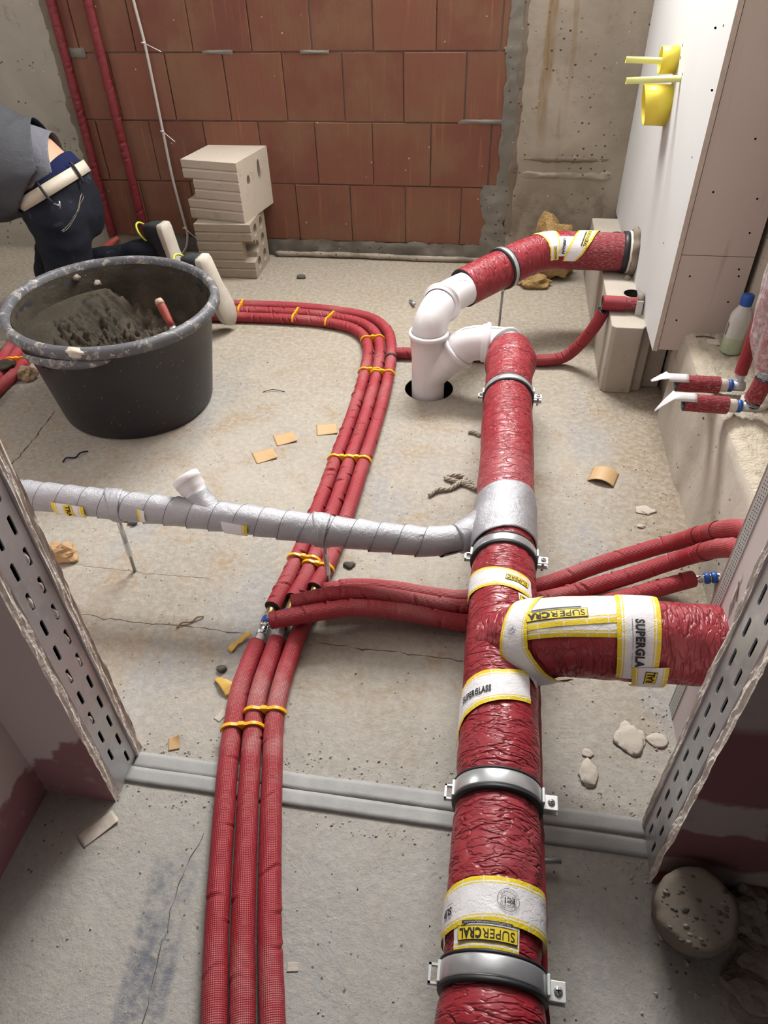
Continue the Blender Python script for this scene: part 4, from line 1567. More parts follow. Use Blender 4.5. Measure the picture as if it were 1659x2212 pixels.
add('socket', lathe([(.0555, .135), (.0575, .16), (.0588, .165), (.0595, .205), (.0645, .2075), (.066, .217), (.063, .222), (.056, .2225)], (VX, VY, 0), (0, 0, 1), 64, cap=False), M['white'], wf)
e45 = Vector((.707, 0, .707))
add('socket', lathe([(.0555, .085), (.0572, .095), (.0588, .10), (.0595, .128), (.0645, .130), (.066, .139), (.063, .144), (.056, .1445)], (VX, VY, .062), e45, 64, cap=False), M['white'], wf)
add('elbow', sweep(spline([(-.122, VY, .150), (-.10, VY, .170), (-.078, VY, .184), (-.05, VY, .190), (-.018, VY, .190)], .006), .0552, 56, ref=(0, 1, 0)), M['white'], wf)
ringlip((-.022, VY, .190), (1, 0, 0), .0555, lip=.0105)
add('elbow', sweep(spline([(-.018, VY, .190), (.012, 2.097, .190), (.035, 2.082, .190), (.049, 2.055, .190), (.052, 2.00, .190)], .005), .0552, 56), M['white'], wf)
ringlip((.034, 2.083, .190), Vector((.6, -.8, 0)), .0555, lip=.0098, w=.012)
add('elbow', sweep(spline([(VX, VY, .19), (VX, VY + .002, .215), (VX + .004, VY + .016, .243), (VX + .018, VY + .055, .268), (VX + .03, VY + .085, .276)], .005), .0552, 56, ref=(1, 0, 0)), M['white'], wf)
rd = Vector((.30, .95, -.02)).normalized()
ringlip((VX + .031, VY + .092, .277), rd, .0555, lip=.0105)
add('elbow', sweep(spline([(VX + .030, VY + .085, .276), (VX + .045, VY + .13, .2765), (VX + .068, VY + .18, .272), (VX + .10, VY + .235, .268), (VX + .125, VY + .265, .268)], .006), .0554, 56), M['white'], wf)
# moulded ribs and pencil marks on the upper elbows
efn = along(spline([(VX + .030, VY + .085, .276), (VX + .045, VY + .13, .2765), (VX + .068, VY + .18, .272), (VX + .10, VY + .235, .268)], .006), .0554)
for k in range(3):
    pts = [efn(.052 + .014 * k, R(-46 + 9 * k)), efn(.056 + .016 * k, R(-10 + 8 * k)), efn(.072 + .016 * k, R(10 + 9 * k)), efn(.10 + .012 * k, R(12 + 9 * k))]
    add('moulded_rib', sweep(spline(pts, .006), .0011, 6, ref=(.3, .2, 1))[:2], M['white'], wf)
def pencil(pts):
    add('pencil_mark', sweep(spline(pts, .006), .0007, 5, ref=(.2, .3, 1))[:2], M['pencil'], wf)


e1 = along(spline([(VX, VY, .19), (VX, VY + .002, .215), (VX + .004, VY + .016, .243), (VX + .018, VY + .055, .268), (VX + .03, VY + .085, .276)], .005), .0556)
e2 = along(spline([(-.018, VY, .190), (.012, 2.097, .190), (.035, 2.082, .190), (.049, 2.055, .190)], .005), .0556)
e3 = along(spline([(-.122, VY, .150), (-.10, VY, .170), (-.078, VY, .184), (-.05, VY, .190), (-.018, VY, .190)], .006), .0556)
pencil([e2(u, R(2), .0002) for u in (.004, .02, .04, .06)])
pencil([e3(u, R(2), .0002) for u in (.035, .06, .085)])
add('floor_hole_sleeve', lathe([(.0825, -.17), (.0825, -.001)], (HX, HY, 0), (0, 0, 1), 48, cap=False), M['hole'], floor)

# red insulated pipe from the elbow back to the boxing on the right
RP = spline([(-.118, 2.338, .2675), (.008, 2.476, .284), (.12, 2.582, .298), (.165, 2.606, .301), (.21, 2.615, .302), (.462, 2.616, .303)], .006)
rp = thing('wall_drain_pipe', 'dusty red insulated drain pipe with paper tapes running into the white boxing', 'pipe', (.2, 2.615, 0))
RR = .0658
n_ = len(RP)
cutu = .62
add('insulation', sweep(RP[:int(n_ * .69)], RR, 64, disp=crinkle(.0010, 24, 3), inner=.86), [M['foil'], M['rubber']], rp)
add('dusty_insulation', sweep(RP[int(n_ * .69) - 2:], RR - .0006, 64, disp=crinkle(.0008, 18, 4), cap=False)[:3], M['dusty'], rp, 'dust caked red sleeve beside the boxing')
rfn_ = along(RP, RR)
def rfn(s, v, off):
    return rfn_(v, -s / RR, off)


def rb(*a):
    return [((-R(p0) * RR, u0), (-R(p1) * RR, u1)) for p0, u0, p1, u1 in a]


tape(rp, rfn, rb((-70, .325, -70, .395), (-30, .345, -20, .415), (20, .362, 25, .425), (60, .37, 60, .428), (95, .365, 95, .42)), seed=21)
tape(rp, rfn, rb((-80, .512, -80, .575), (-30, .502, -30, .572), (0, .492, 0, .560), (40, .470, 40, .540), (80, .448, 80, .512), (100, .44, 100, .49)), seed=22, off=.0026)
tape(rp, rfn, rb((25, .415, 25, .485), (85, .41, 85, .465)), seed=23, yr=(.25, .75), cell=.005, off=.001)
boxed(rp, rfn, 'SUPER', 'CRAL', -R(28) * RR, .524, -PI / 2 - .28, .076, .0140)
figure(rp, rfn, rect2d(.062, .004), -R(30) * RR, .512, -PI / 2 - .28, 'ink', .0052, 'label_header')
boxed(rp, rfn, 'SUPER', '', -R(76) * RR, .397, -PI / 2 - .05, .042, .0135)
letters(rp, rfn, 'UPERGLAS', .0135, -R(56) * RR, .440, -PI / 2 - .1, off=.0048, bold=.05, shear=.1, width=.052)
figure(rp, rfn, rect2d(.05, .0008), -R(56) * RR, .431, -PI / 2 - .1, 'ink', .0044, 'label_rule')
emblem(rp, rfn, -R(2) * RR, .384, -PI / 2, .8)
# sealing collar and mortar at the boxing
fc = thing('pipe_collar', 'grey fire collar smeared with mortar round the red pipe at the white boxing', 'collar', (.44, 2.616, .22))
add('collar_band', lathe([(RR - .002, -.046), (RR + .004, -.046), (RR + .005, -.028), (RR + .003, -.027), (RR + .0035, -.004), (RR - .002, -.004)], (.468, 2.616, .303), (1, 0, 0), 56, cap=False), M['tub'], fc)
add('paper_band', lathe([(RR + .001, -.026), (RR + .0062, -.026), (RR + .0062, -.006), (RR + .001, -.006)], (.468, 2.616, .303), (1, 0, 0), 56, cap=False), M['sponge'], fc)
V, Fc = lathe([(RR + .003, -.022), (RR + .012, -.018), (RR + .017, -.008), (RR + .014, -.001)], (.4695, 2.616, .303), (1, 0, 0), 64, disp=lambda r, hh, ph: .010 * nz(math.cos(ph) * 2.5, math.sin(ph) * 2.5, hh * 30) + .004, cap=False)
add('mortar_smear', (V, Fc), M['conc_dark'], fc)
add('mounting_tab', box(.43, .462, 2.545, 2.549, .198, .232), M['galv'], fc, smooth=False)
add('drip', rock((.447, 2.541, .226), .019, 4, (.8, .6, 1.5), 2, .2, False), M['rubble'], fc)


# ------------------------------------------------------------------ pipe clamps
def clamp(c, axis, r, label, rod=True, w=.0115, tilt=0.0, ears=True):
    c, axis = Vector(c), Vector(axis).normalized()
    t = thing('pipe_clamp', label, 'clamp', (c.x, c.y, 0), 'steel clamps on the red drain pipes')
    side, up, axis = frame(axis, (0, 0, 1))
    add('rubber_lining', lathe([(r - .003, -w - .0065), (r + .0052, -w - .0065), (r + .0062, -w - .0045), (r + .0062, -w - .0005), (r + .003, -w), (r + .003, w), (r + .0062, w + .0005), (r + .0062, w + .0035), (r + .0052, w + .005), (r - .003, w + .005)], c, axis, 64, cap=False), M['rubber'], t)
    add('band', lathe([(r + .002, -w), (r + .0058, -w), (r + .0066, -w * .8), (r + .0066, w * .8), (r + .0058, w), (r + .002, w)], c, axis, 64, cap=False), M['steel'], t)
    if ears:
        Mx = Matrix(((side.x, axis.x, up.x, c.x), (side.y, axis.y, up.y, c.y), (side.z, axis.z, up.z, c.z), (0, 0, 0, 1)))
        x0 = r + .003
        bm_ = bmesh.new()
        o = add('ear', xf(merge(box(x0, x0 + .026, -w, w, .0055, .0085), box(x0 - .001, x0 + .0035, -w, w, .0055, .03)), Mx), M['zinc'], t, smooth=False)
        bev(o, .0012, 2)
        o = add('ear', xf(merge(box(x0, x0 + .026, -w, w, -.0085, -.0055), box(x0 - .001, x0 + .0035, -w, w, -.03, -.0055)), Mx), M['zinc'], t, smooth=False)
        bm_.free()
        p0 = Mx @ Vector((x0 + .0155, 0, -.022))
        s_ = add('screw', merge(rodz(p0, Mx @ Vector((x0 + .0155, 0, .0085)), .0031, 10), xf(lathe([(.0001, .0128), (.0032, .0126), (.0056, .0105), (.0060, .0085)], seg=18), Matrix.Translation(Mx @ Vector((x0 + .0155, 0, 0))) @ Mx.to_3x3().to_4x4())), M['steel'], t)
        add('screw_cross', xf(merge(box(-.0034, .0034, -.0006, .0006, .0125, .0131), box(-.0006, .0006, -.0034, .0034, .0125, .0131)), Matrix.Translation(Mx @ Vector((x0 + .0155, 0, 0))) @ Mx.to_3x3().to_4x4()), M['hole'], s_, smooth=False)
        hl = merge(box(-x0 - .016, -x0 + .002, -w, -w + .003, -.004, .004), box(-x0 - .016, -x0 + .002, w - .003, w, -.004, .004), box(-x0 - .016, -x0 - .0125, -w, w, -.004, .004), box(-x0 - .004, -x0 + .001, -w, w, -.006, .02))
        add('hinge_loop', xf(hl, Mx), M['zinc'], t, smooth=False)
    if rod:
        add('nut', lathe([(.008, -r - .018), (.008, -r - .003)], c, up, 6), M['steel'], t, smooth=False)
        add('rod', rodz((c.x, c.y, 0), c - up * (r + .004), .0045, 12), M['rod'], t)
    return t


for y, lab in ((.317, 'steel clamp with rubber lining on the drain pipe, nearest the camera'), (.575, 'steel clamp with rubber lining on the drain pipe at the zinc threshold strips'),
               (1.12, 'steel clamp with rubber lining on the drain pipe in front of the silver collar'), (1.785, 'steel clamp on the drain pipe just before the white elbow')):
    clamp((mx(y), y, MZ + .002), (-.01, 1, 0), mrad(y + .45) + .0012, lab, w=.0125 if y < 1 else .0105)
clamp((.012, 2.480, .2845), RP[34] - RP[24], RR + .0008, 'thin steel clamp with black lining on the red pipe behind the white elbows', w=.0075, ears=False)


# ------------------------------------------------------------------ three insulated heating pipes on the floor
PR = .0199
def wrinkly(seed, k=1.0):
    """pleats: short folds at odd places round the sleeve, plus a little unevenness"""
    rg = random.Random(seed * 101)
    pl_, u = {}, 0.0
    while u < 6:
        u += rg.uniform(.012, .055) / max(.35, k)
        pl_.setdefault(int(u / .05), []).append((u, rg.uniform(-1.9, 1.9), rg.uniform(.5, 1.1), rg.uniform(.0035, .0075) * min(1, k + .15), rg.uniform(.0018, .0034), rg.uniform(-.006, .006)))
    def d(u, ph, r):
        q = .0007 * nz(u * 25, ph, seed)
        b = int(u / .05)
        for bb in (b - 1, b, b + 1):
            for u0, p0, wp, dep, wu, sl in pl_.get(bb, ()):
                dp_ = ph - p0
                x = (u - u0 - sl * dp_ - .004 * math.sin(dp_ * 2)) / wu
                if abs(x) < 4:
                    g = math.exp(-(dp_ / wp) ** 2)
                    q += g * dep * (-math.exp(-x * x) + .45 * math.exp(-((x - 1.9) / 1.2) ** 2))
        return q
    return d


def pipe(name, label, pts, r=PR, mat='fabric', step=.003, seed=0, k=1.0, group=None, seg=32, z=None):
    P = spline(pts, step)
    t = thing(name, label, 'pipe', (P[0].x, P[0].y, 0), group)
    add('insulation', sweep(P, r, seg, disp=wrinkly(seed, k), inner=.52), [M[mat], M['foam']], t)
    return t, P


zc = PR
def z3(pts, z=zc):
    return [(x, y, z) for x, y in pts]


lowA, PA = pipe('heating_pipe', 'red insulated pipe in the foreground, left one of the three side by side', z3([(-.16, -.35), (-.248, .0), (-.329, .252), (-.369, .38), (-.409, .528), (-.442, .659), (-.4575, .735), (-.4715, .82), (-.473, .90), (-.470, .953)]), mat='fabric', seed=1, k=.2)
lowB, PB = pipe('heating_pipe', 'red insulated pipe in the foreground, middle one of the three side by side', z3([(-.118, -.35), (-.206, .0), (-.2868, .258), (-.3265, .387), (-.3665, .534), (-.3995, .666), (-.4155, .735), (-.4290, .82), (-.4305, .90), (-.429, .968)]), mat='fabric_dusty', seed=2, k=.2)
lowC, PC = pipe('heating_pipe', 'red insulated pipe in the foreground, right one of the three, rubbed pale with dust', z3([(-.072, -.35), (-.161, .0), (-.2425, .264), (-.283, .393), (-.3235, .541), (-.3565, .672), (-.3735, .738), (-.386, .82), (-.388, .91), (-.384, 1.0), (-.378, 1.075)]), mat='fabric_dusty', seed=3, k=.25)
upA, QA = pipe('heating_pipe', 'red insulated pipe curving left behind the tub, innermost of three', z3([(-.466, 1.062), (-.452, 1.18), (-.4405, 1.425), (-.4375, 1.64), (-.4335, 1.89), (-.4395, 2.15), (-.457, 2.33), (-.490, 2.43), (-.55, 2.495), (-.66, 2.533), (-.80, 2.547), (-1.0, 2.545), (-1.25, 2.535), (-1.48, 2.53), (-1.65, 2.525), (-1.735, 2.46), (-1.755, 2.34), (-1.73, 2.2), (-1.70, 2.07), (-1.692, 1.9), (-1.68, 1.55)]), seed=4, k=1)
upB, QB = pipe('heating_pipe', 'red insulated pipe curving left behind the tub, middle of three', z3([(-.423, 1.095), (-.4095, 1.18), (-.3975, 1.425), (-.3945, 1.64), (-.3905, 1.89), (-.3965, 2.15), (-.416, 2.35), (-.452, 2.462), (-.52, 2.54), (-.65, 2.585), (-.80, 2.602), (-1.0, 2.60), (-1.25, 2.588), (-1.5, 2.582), (-1.68, 2.57), (-1.78, 2.485), (-1.80, 2.34), (-1.775, 2.2), (-1.745, 2.07), (-1.737, 1.9), (-1.725, 1.55)]), seed=5, k=.9)
upC, QC = pipe('heating_pipe', 'red insulated pipe curving left behind the tub, outermost of three', z3([(-.380, 1.135), (-.367, 1.21), (-.3545, 1.425), (-.3515, 1.64), (-.3475, 1.89), (-.3535, 2.15), (-.374, 2.36), (-.412, 2.495), (-.49, 2.588), (-.64, 2.637), (-.80, 2.656), (-1.0, 2.656), (-1.25, 2.645), (-1.52, 2.635), (-1.70, 2.618), (-1.825, 2.51), (-1.845, 2.34), (-1.82, 2.2), (-1.79, 2.07), (-1.782, 1.9), (-1.77, 1.55)]), seed=6, k=.5)
# side hoses under the drain pipe to the right
h1, H1 = pipe('branch_hose', 'red insulated hose bridging from the left pipe under the drain, front one of three', [(-0.445, 0.993, 0.056), (-0.367, 1.008, 0.072), (-0.264, 1.037, 0.076), (-0.143, 1.056, 0.056), (-0.012, 1.063, 0.034), (.10, 1.105, .024), (.24, 1.135, .032), (0.331, 1.169, 0.045), (0.504, 1.244, 0.060)], seed=7, k=.8)
h2, H2 = pipe('branch_hose', 'red insulated hose bridging from the middle pipe under the drain, middle one of three', [(-0.410, 1.050, 0.056), (-0.313, 1.073, 0.074), (-0.211, 1.091, 0.066), (-0.014, 1.106, 0.036), (.06, 1.146, .028), (0.139, 1.154, 0.028), (0.332, 1.219, 0.060), (0.462, 1.261, 0.100), (0.495, 1.096, 0.299), (.508,1.0,.36)], seed=8, k=.8)
h3, H3 = pipe('branch_hose', 'red insulated hose bridging from the right pipe under the drain, rear one of three', [(-0.346, 1.103, 0.050), (-0.284, 1.119, 0.055), (-0.197, 1.129, 0.050), (-0.017, 1.141, 0.030), (.06, 1.186, .026), (.15, 1.205, .026), (0.299, 1.267, 0.060), (0.464, 1.303, 0.120), (0.512, 1.141, 0.311), (.525,1.03,.38)], seed=9, k=.6)
for hh, Pp, fr_ in ((h3, H3, .80), (h2, H2, .79), (h3, H3, .735)):
    i = int(len(Pp) * fr_)
    add('joint_sleeve', sweep(Pp[i:i + 10], PR + .0015, 32, inner=.93), [M['fabric'], M['foam']], hh)
def fitting(label, a, b, parts):
    """press fitting: parts = [(from, to, radius, material, name)] along a-b"""
    a, b = Vector(a), Vector(b)
    t = thing('press_fitting', label, 'fitting', (a.x, a.y, 0))
    for f0, f1, r, m, nm in parts:
        p, q = a.lerp(b, f0), a.lerp(b, f1)
        add(nm, lathe([(.0001, 0), (r * .92, 0), (r, .0015), (r, (q - p).length - .0015), (r * .92, (q - p).length), (.0001, (q - p).length)], p, q - p, 24), M[m], t)
    return t


FT = [(0, .3, .0098, 'white', 'pipe_stub'), (.26, .52, .0125, 'chrome', 'press_sleeve'), (.30, .34, .0138, 'chrome', 'press_bead'), (.44, .48, .0138, 'chrome', 'press_bead'), (.53, .66, .0130, 'blue', 'coloured_ring'), (.66, 1, .0105, 'brass', 'tee_body')]
fitting('chrome press fitting with blue ring bridging the left red pipe', PA[-1] - Vector((0, .01, 0)), QA[0] + Vector((0, .01, 0)), FT)
fitting('press fitting bridging the middle red pipe, mostly under the front hose', PB[-1] - Vector((0, .01, 0)), QB[0] + Vector((0, .01, 0)), FT)
fitting('brass press fitting bridging the right red pipe, under the hoses', PC[-1] - Vector((0, .01, 0)), QC[0] + Vector((0, .01, 0)), FT)
e = H1[-1] - H1[-3]
fitting('chrome press fitting with two blue rings on the hose end by the corner bead', H1[-1] - e.normalized() * .01, (0.565, 1.244, 0.075), [(0, .5, .0098, 'chrome', 'press_sleeve'), (.12, .18, .0115, 'chrome', 'press_bead'), (.3, .36, .0115, 'chrome', 'press_bead'), (.46, .62, .0135, 'blue', 'coloured_ring'), (.62, .68, .0105, 'brass', 'tee_body'), (.68, .84, .0135, 'blue', 'coloured_ring'), (.84, 1, .0115, 'chrome', 'press_sleeve')])
# thin hose to the wall behind the white fittings
t4, P4 = pipe('wall_hose', 'thin red hose running behind the white stack to the boxing on the right', [(-.352, 2.315, .0215), (-.2, 2.325, .022), (0, 2.322, .022), (.17, 2.316, .022), (.25, 2.328, .034), (.300, 2.315, .10), (.335, 2.285, .19), (.348, 2.28, .235)], r=.0205, mat='fabric_smooth', seed=11, k=.9)
add('angled_sleeve', sweep(spline([(.338, 2.280, .262), (.37, 2.28, .262), (.41, 2.28, .262)], .006), .0235, 32, inner=.8), [M['fabric_smooth'], M['foam']], t4)
add('dusty_sleeve', sweep(spline([(.40, 2.28, .262), (.45, 2.28, .262)], .006), .0205, 32)[:3], M['dusty'], t4)
o = add('wall_bracket', box(.442, .462, 2.250, 2.2535, .205, .285), M['zinc'], t4, smooth=False)
add('mortar_smear', rock((.458, 2.29, .27), .03, 8, (.4, .9, 1), 2, .5, False), M['rubble'], t4)
add('tape_ring', lathe([(.0206, -.006), (.0222, -.006), (.0222, .006), (.0206, .006)], QC[[i for i, p in enumerate(QC) if p.y > 2.27][0]], (-.05, 1, 0), 32, cap=False), M['rubber'], upC, 'black tape ring')


# ------------------------------------------------------------------ yellow double clips
def clip(Pa, Pb, key, lab):
    a = min(Pa, key=key)
    b = min(Pb, key=lambda p: (p - a).length)
    m_ = (a + b) / 2
    hs = (b - a).length / 2
    i = [k for k, p in enumerate(Pa) if p == a][0]
    tdir = (Pa[min(len(Pa) - 1, i + 3)] - Pa[max(0, i - 3)]).normalized()
    sd = (b - a).normalized()
    tdir = Vector((0, 0, 1)).cross(sd) if abs(tdir.dot(sd)) > .5 else tdir
    tdir = (tdir - sd * tdir.dot(sd)).normalized()
    up = sd.cross(tdir)
    if up.z < 0:
        tdir, up = -tdir, -up
    r = PR + .0006
    top, low = [], []
    n = 40
    X = hs + r + .0035
    for k in range(n + 1):
        x = -X + 2 * X * k / n
        d = abs(abs(x) - hs)
        lo = math.sqrt(max(0, r * r - d * d)) if d < r else (0 if abs(x) < hs else -.001)
        if abs(x) < hs:
            lo = max(lo, .0) if d < r else 0
            hi = r + .0045 - .0035 * (1 - (x / hs) ** 2)
        else:
            hi = math.sqrt(max(0, (r + .0045) ** 2 - d * d)) if d < r + .0045 else 0
            hi = max(hi, lo + .002)
        if lo < .0045:
            lo = max(lo, .0045 if abs(x) < hs else .0)
        top.append((x, hi))
        low.append((x, lo))
    Mx = Matrix(((sd.x, up.x, tdir.x, m_.x), (sd.y, up.y, tdir.y, m_.y), (sd.z, up.z, tdir.z, m_.z), (0, 0, 0, 1)))
    V, Fc = [], []
    h2 = .0034
    for k in range(n + 1):
        V += [(*low[k], -h2), (*top[k], -h2), (*top[k], h2), (*low[k], h2)]
    for k in range(n):
        for q in range(4):
            Fc.append((4 * k + q, 4 * k + (q + 1) % 4, 4 * k + 4 + (q + 1) % 4, 4 * k + 4 + q))
    Fc += [(3, 2, 1, 0), (4 * n, 4 * n + 1, 4 * n + 2, 4 * n + 3)]
    t = thing('pipe_clip', lab, 'clip', (m_.x, m_.y, 0), 'yellow double pipe clips')
    o = add('clip_arch', xf((V, Fc), Mx), M['yellow'], t, smooth=False)
    o = add('clip_head', xf(box(-.0065, .0065, r - .004, r + .0042, -.0048, .0048), Mx), M['yellow'], t, smooth=False)
    bev(o, .001, 1)
    add('clip_stem', xf(box(-.003, .003, -PR, r - .004, -.002, .002), Mx), M['yellow'], t, smooth=False)


def ky(y):
    return lambda p: abs(p.y - y) + (10 if p.x < -.6 else 0)


def kx(x):
    return lambda p: abs(p.x - x) + (10 if p.y < 2.3 else 0)


clip(PA, PB, ky(.731), 'yellow double clip over left and middle pipes in the foreground')
clip(PB, PC, ky(.776), 'yellow double clip over middle and right pipes in the foreground')
clip(QA, QB, ky(1.222), 'yellow double clip just in front of the silver pipe, on left and middle pipes')
clip(QB, QC, ky(1.205), 'yellow double clip just in front of the silver pipe, on middle and right pipes')
clip(QA, QB, ky(1.645), 'yellow double clip on left and middle pipes, halfway between silver pipe and bend')
clip(QB, QC, ky(1.650), 'yellow double clip on middle and right pipes, halfway between silver pipe and bend')
clip(QA, QB, ky(2.160), 'yellow double clip on left and middle pipes beside the white stack')
clip(QB, QC, ky(2.150), 'yellow double clip on middle and right pipes beside the white stack')
clip(QA, QB, ky(2.395), 'yellow double clip at the start of the bend of the three pipes')
clip(QA, QB, kx(-.655), 'yellow double clip after the bend, nearer the white stack')
clip(QA, QB, kx(-.795), 'yellow double clip on the rear pipe run, midway to the shoe')
clip(QB, QC, kx(-1.035), 'yellow double clip on the rear pipe run beside the shoe')
clip(QA, QB, lambda p: abs(p.y - 2.10) + (10 if p.x > -1.4 else 0), 'yellow double clip on the pipes left of the tub')


# ------------------------------------------------------------------ mortar tub
TC = (-1.195, 1.953, 0)
TA, TB = 1.055, .955
ang = R(136.0 - 90)
tdir_ref = (math.cos(ang), math.sin(ang), 0)
tub = thing('mortar_tub', 'large black plastic mortar tub with caked grey rim', 'tub', TC)
def dent(r, hh, ph):
    return .004 * nz(math.cos(ph) * 1.5, math.sin(ph) * 1.5, hh * 3)


add('body', lathe([(.0001, .012), (.24, .006), (.250, .0), (.258, .008), (.264, .04), (.296, .23), (.312, .322), (.318, .331), (.312, .335), (.305, .322), (.288, .23), (.252, .03), (.0001, .026)], TC, (0, 0, 1), 96, TA, TB, dent, tdir_ref, cap=False), M['tub'], tub)
add('rim', lathe([(.311, .330), (.330, .329), (.3415, .331), (.343, .346), (.339, .356), (.332, .361), (.322, .362), (.315, .357), (.3115, .340), (.311, .330)], TC, (0, 0, 1), 96, TA, TB, dent, tdir_ref), M['rim'], tub)
add('mortar_film', lathe([(.2535 + (.3115 - .2535) * (k / 30) - .0035 * math.sin(PI * k / 30), .045 + .296 * k / 30) for k in range(31)], TC, (0, 0, 1), 96, TA, TB, lambda r, hh, ph: dent(r, hh, ph) - .0012 - .007 * max(0, nz(math.cos(ph) * 6, math.sin(ph) * 6, hh * 22)) - .004 * max(0, nz(math.cos(ph) * 17, math.sin(ph) * 17, hh * 50)) , tdir_ref, cap=False), M['mortar'], tub)
# grip moulded under the lip, a dollop on the rim
V, Fc = [], []
for k in range(25):
    a = R(-112 + 46 * k / 24)
    d = math.sin(PI * k / 24) ** .5
    for rr, zz in ((.338, .326), (.3445, .322), (.345, .322 - .022 * d), (.337, .318 - .020 * d)):
        V.append((TC[0] + rr * 1.0 * math.cos(a), TC[1] + rr * math.sin(a), zz))
Fc = [(4 * k + q, 4 * k + q + 1, 4 * k + 5 + q, 4 * k + 4 + q) for k in range(24) for q in range(3)]
add('grip', (V, Fc), M['rim'], tub)
add('dried_dollop', rock(((-1.142, 1.619, 0.350)), .024, 31, (1.2, .7, .6), 3, .4, False), M['plaster'], tub)
for i, q in enumerate((((-1.494, 2.143, 0.335)), ((-1.445, 2.165, 0.300)), ((-1.355, 2.161, 0.310)), ((-1.429, 2.165, 0.325)))):
    add('dried_blob', rock(q, .013, 40 + i, (1, 1, .8), 2, .5, False), M['rubble'], tub)
ca, sa = math.cos(ang), math.sin(ang)
def lump(x, y, z):
    return .45 - mn.voronoi(Vector((x, y, z)))[0][0]


V, Fc = [], []
nr_, na = 64, 150
for i in range(nr_ + 1):
    for k in range(na):
        f = i / nr_
        ph = 2 * PI * k / na
        lx, ly = math.cos(ph) * f, math.sin(ph) * f
        # plan: left bank climbs the wall, right side scraped low
        wx = lx
        bank = max(0, -wx - .05) * .16 + max(0, ly * -.4 - wx * .6) * .06
        z = .140 + bank + .03 * nz(lx * 3, ly * 3, 1) + .045 * (.5 - abs(nz(lx * 5, ly * 5, 2))) * (1 if lx < .3 else .4) + .03 * (.4 - abs(nz(lx * 11, ly * 11, 4))) + lump(lx * 15, ly * 15, 7) * .034 + .015 * nz(lx * 24, ly * 24, 6) + .009 * nz(lx * 45, ly * 45, 8)
        z += .035 * f ** 6 * max(0, -wx + .3)
        z = min(z, .275)
        rr = (.252 + (z - .03) / .2 * .037) * f * 1.0
        x, y = rr * math.cos(ph), rr * math.sin(ph)
        V.append((TC[0] + x, TC[1] + y, z))
for i in range(nr_):
    for k in range(na):
        k2 = (k + 1) % na
        Fc.append((i * na + k, (i + 1) * na + k, (i + 1) * na + k2, i * na + k2))
add('mortar', (V, Fc), M['mortar'], None, 'grey-brown wet mortar lying in the black tub', 'mortar', kind='stuff')
tr = thing('trowel', 'worn wooden trowel handle sticking up out of the mortar in the tub', 'trowel', ((-1.174, 2.253, 0.130)))
ha, hb = Vector((-1.078, 2.030, 0.325)), Vector((-1.038, 1.995, 0.262))
hd = (hb - ha).normalized()
add('handle', lathe([(.0001, 0), (.011, .002), (.0135, .010), (.0145, .035), (.012, .075), (.0125, .10)], ha, hd, 24), M['redpaint'], tr)
add('handle_end', lathe([(.0001, -.001), (.0112, .001), (.0138, .010), (.0146, .020)], ha, hd, 24), M['wood'], tr, 'bare pale wood end')
add('ferrule', lathe([(.0126, .098), (.0105, .11), (.006, .116), (.0055, .15)], ha, hd, 20), M['galv'], tr)
bl = ha + hd * .15
add('blade', merge(box(bl.x - .05, bl.x + .06, bl.y - .045, bl.y + .045, bl.z - .012, bl.z - .010)), M['galv'], tr, smooth=False)


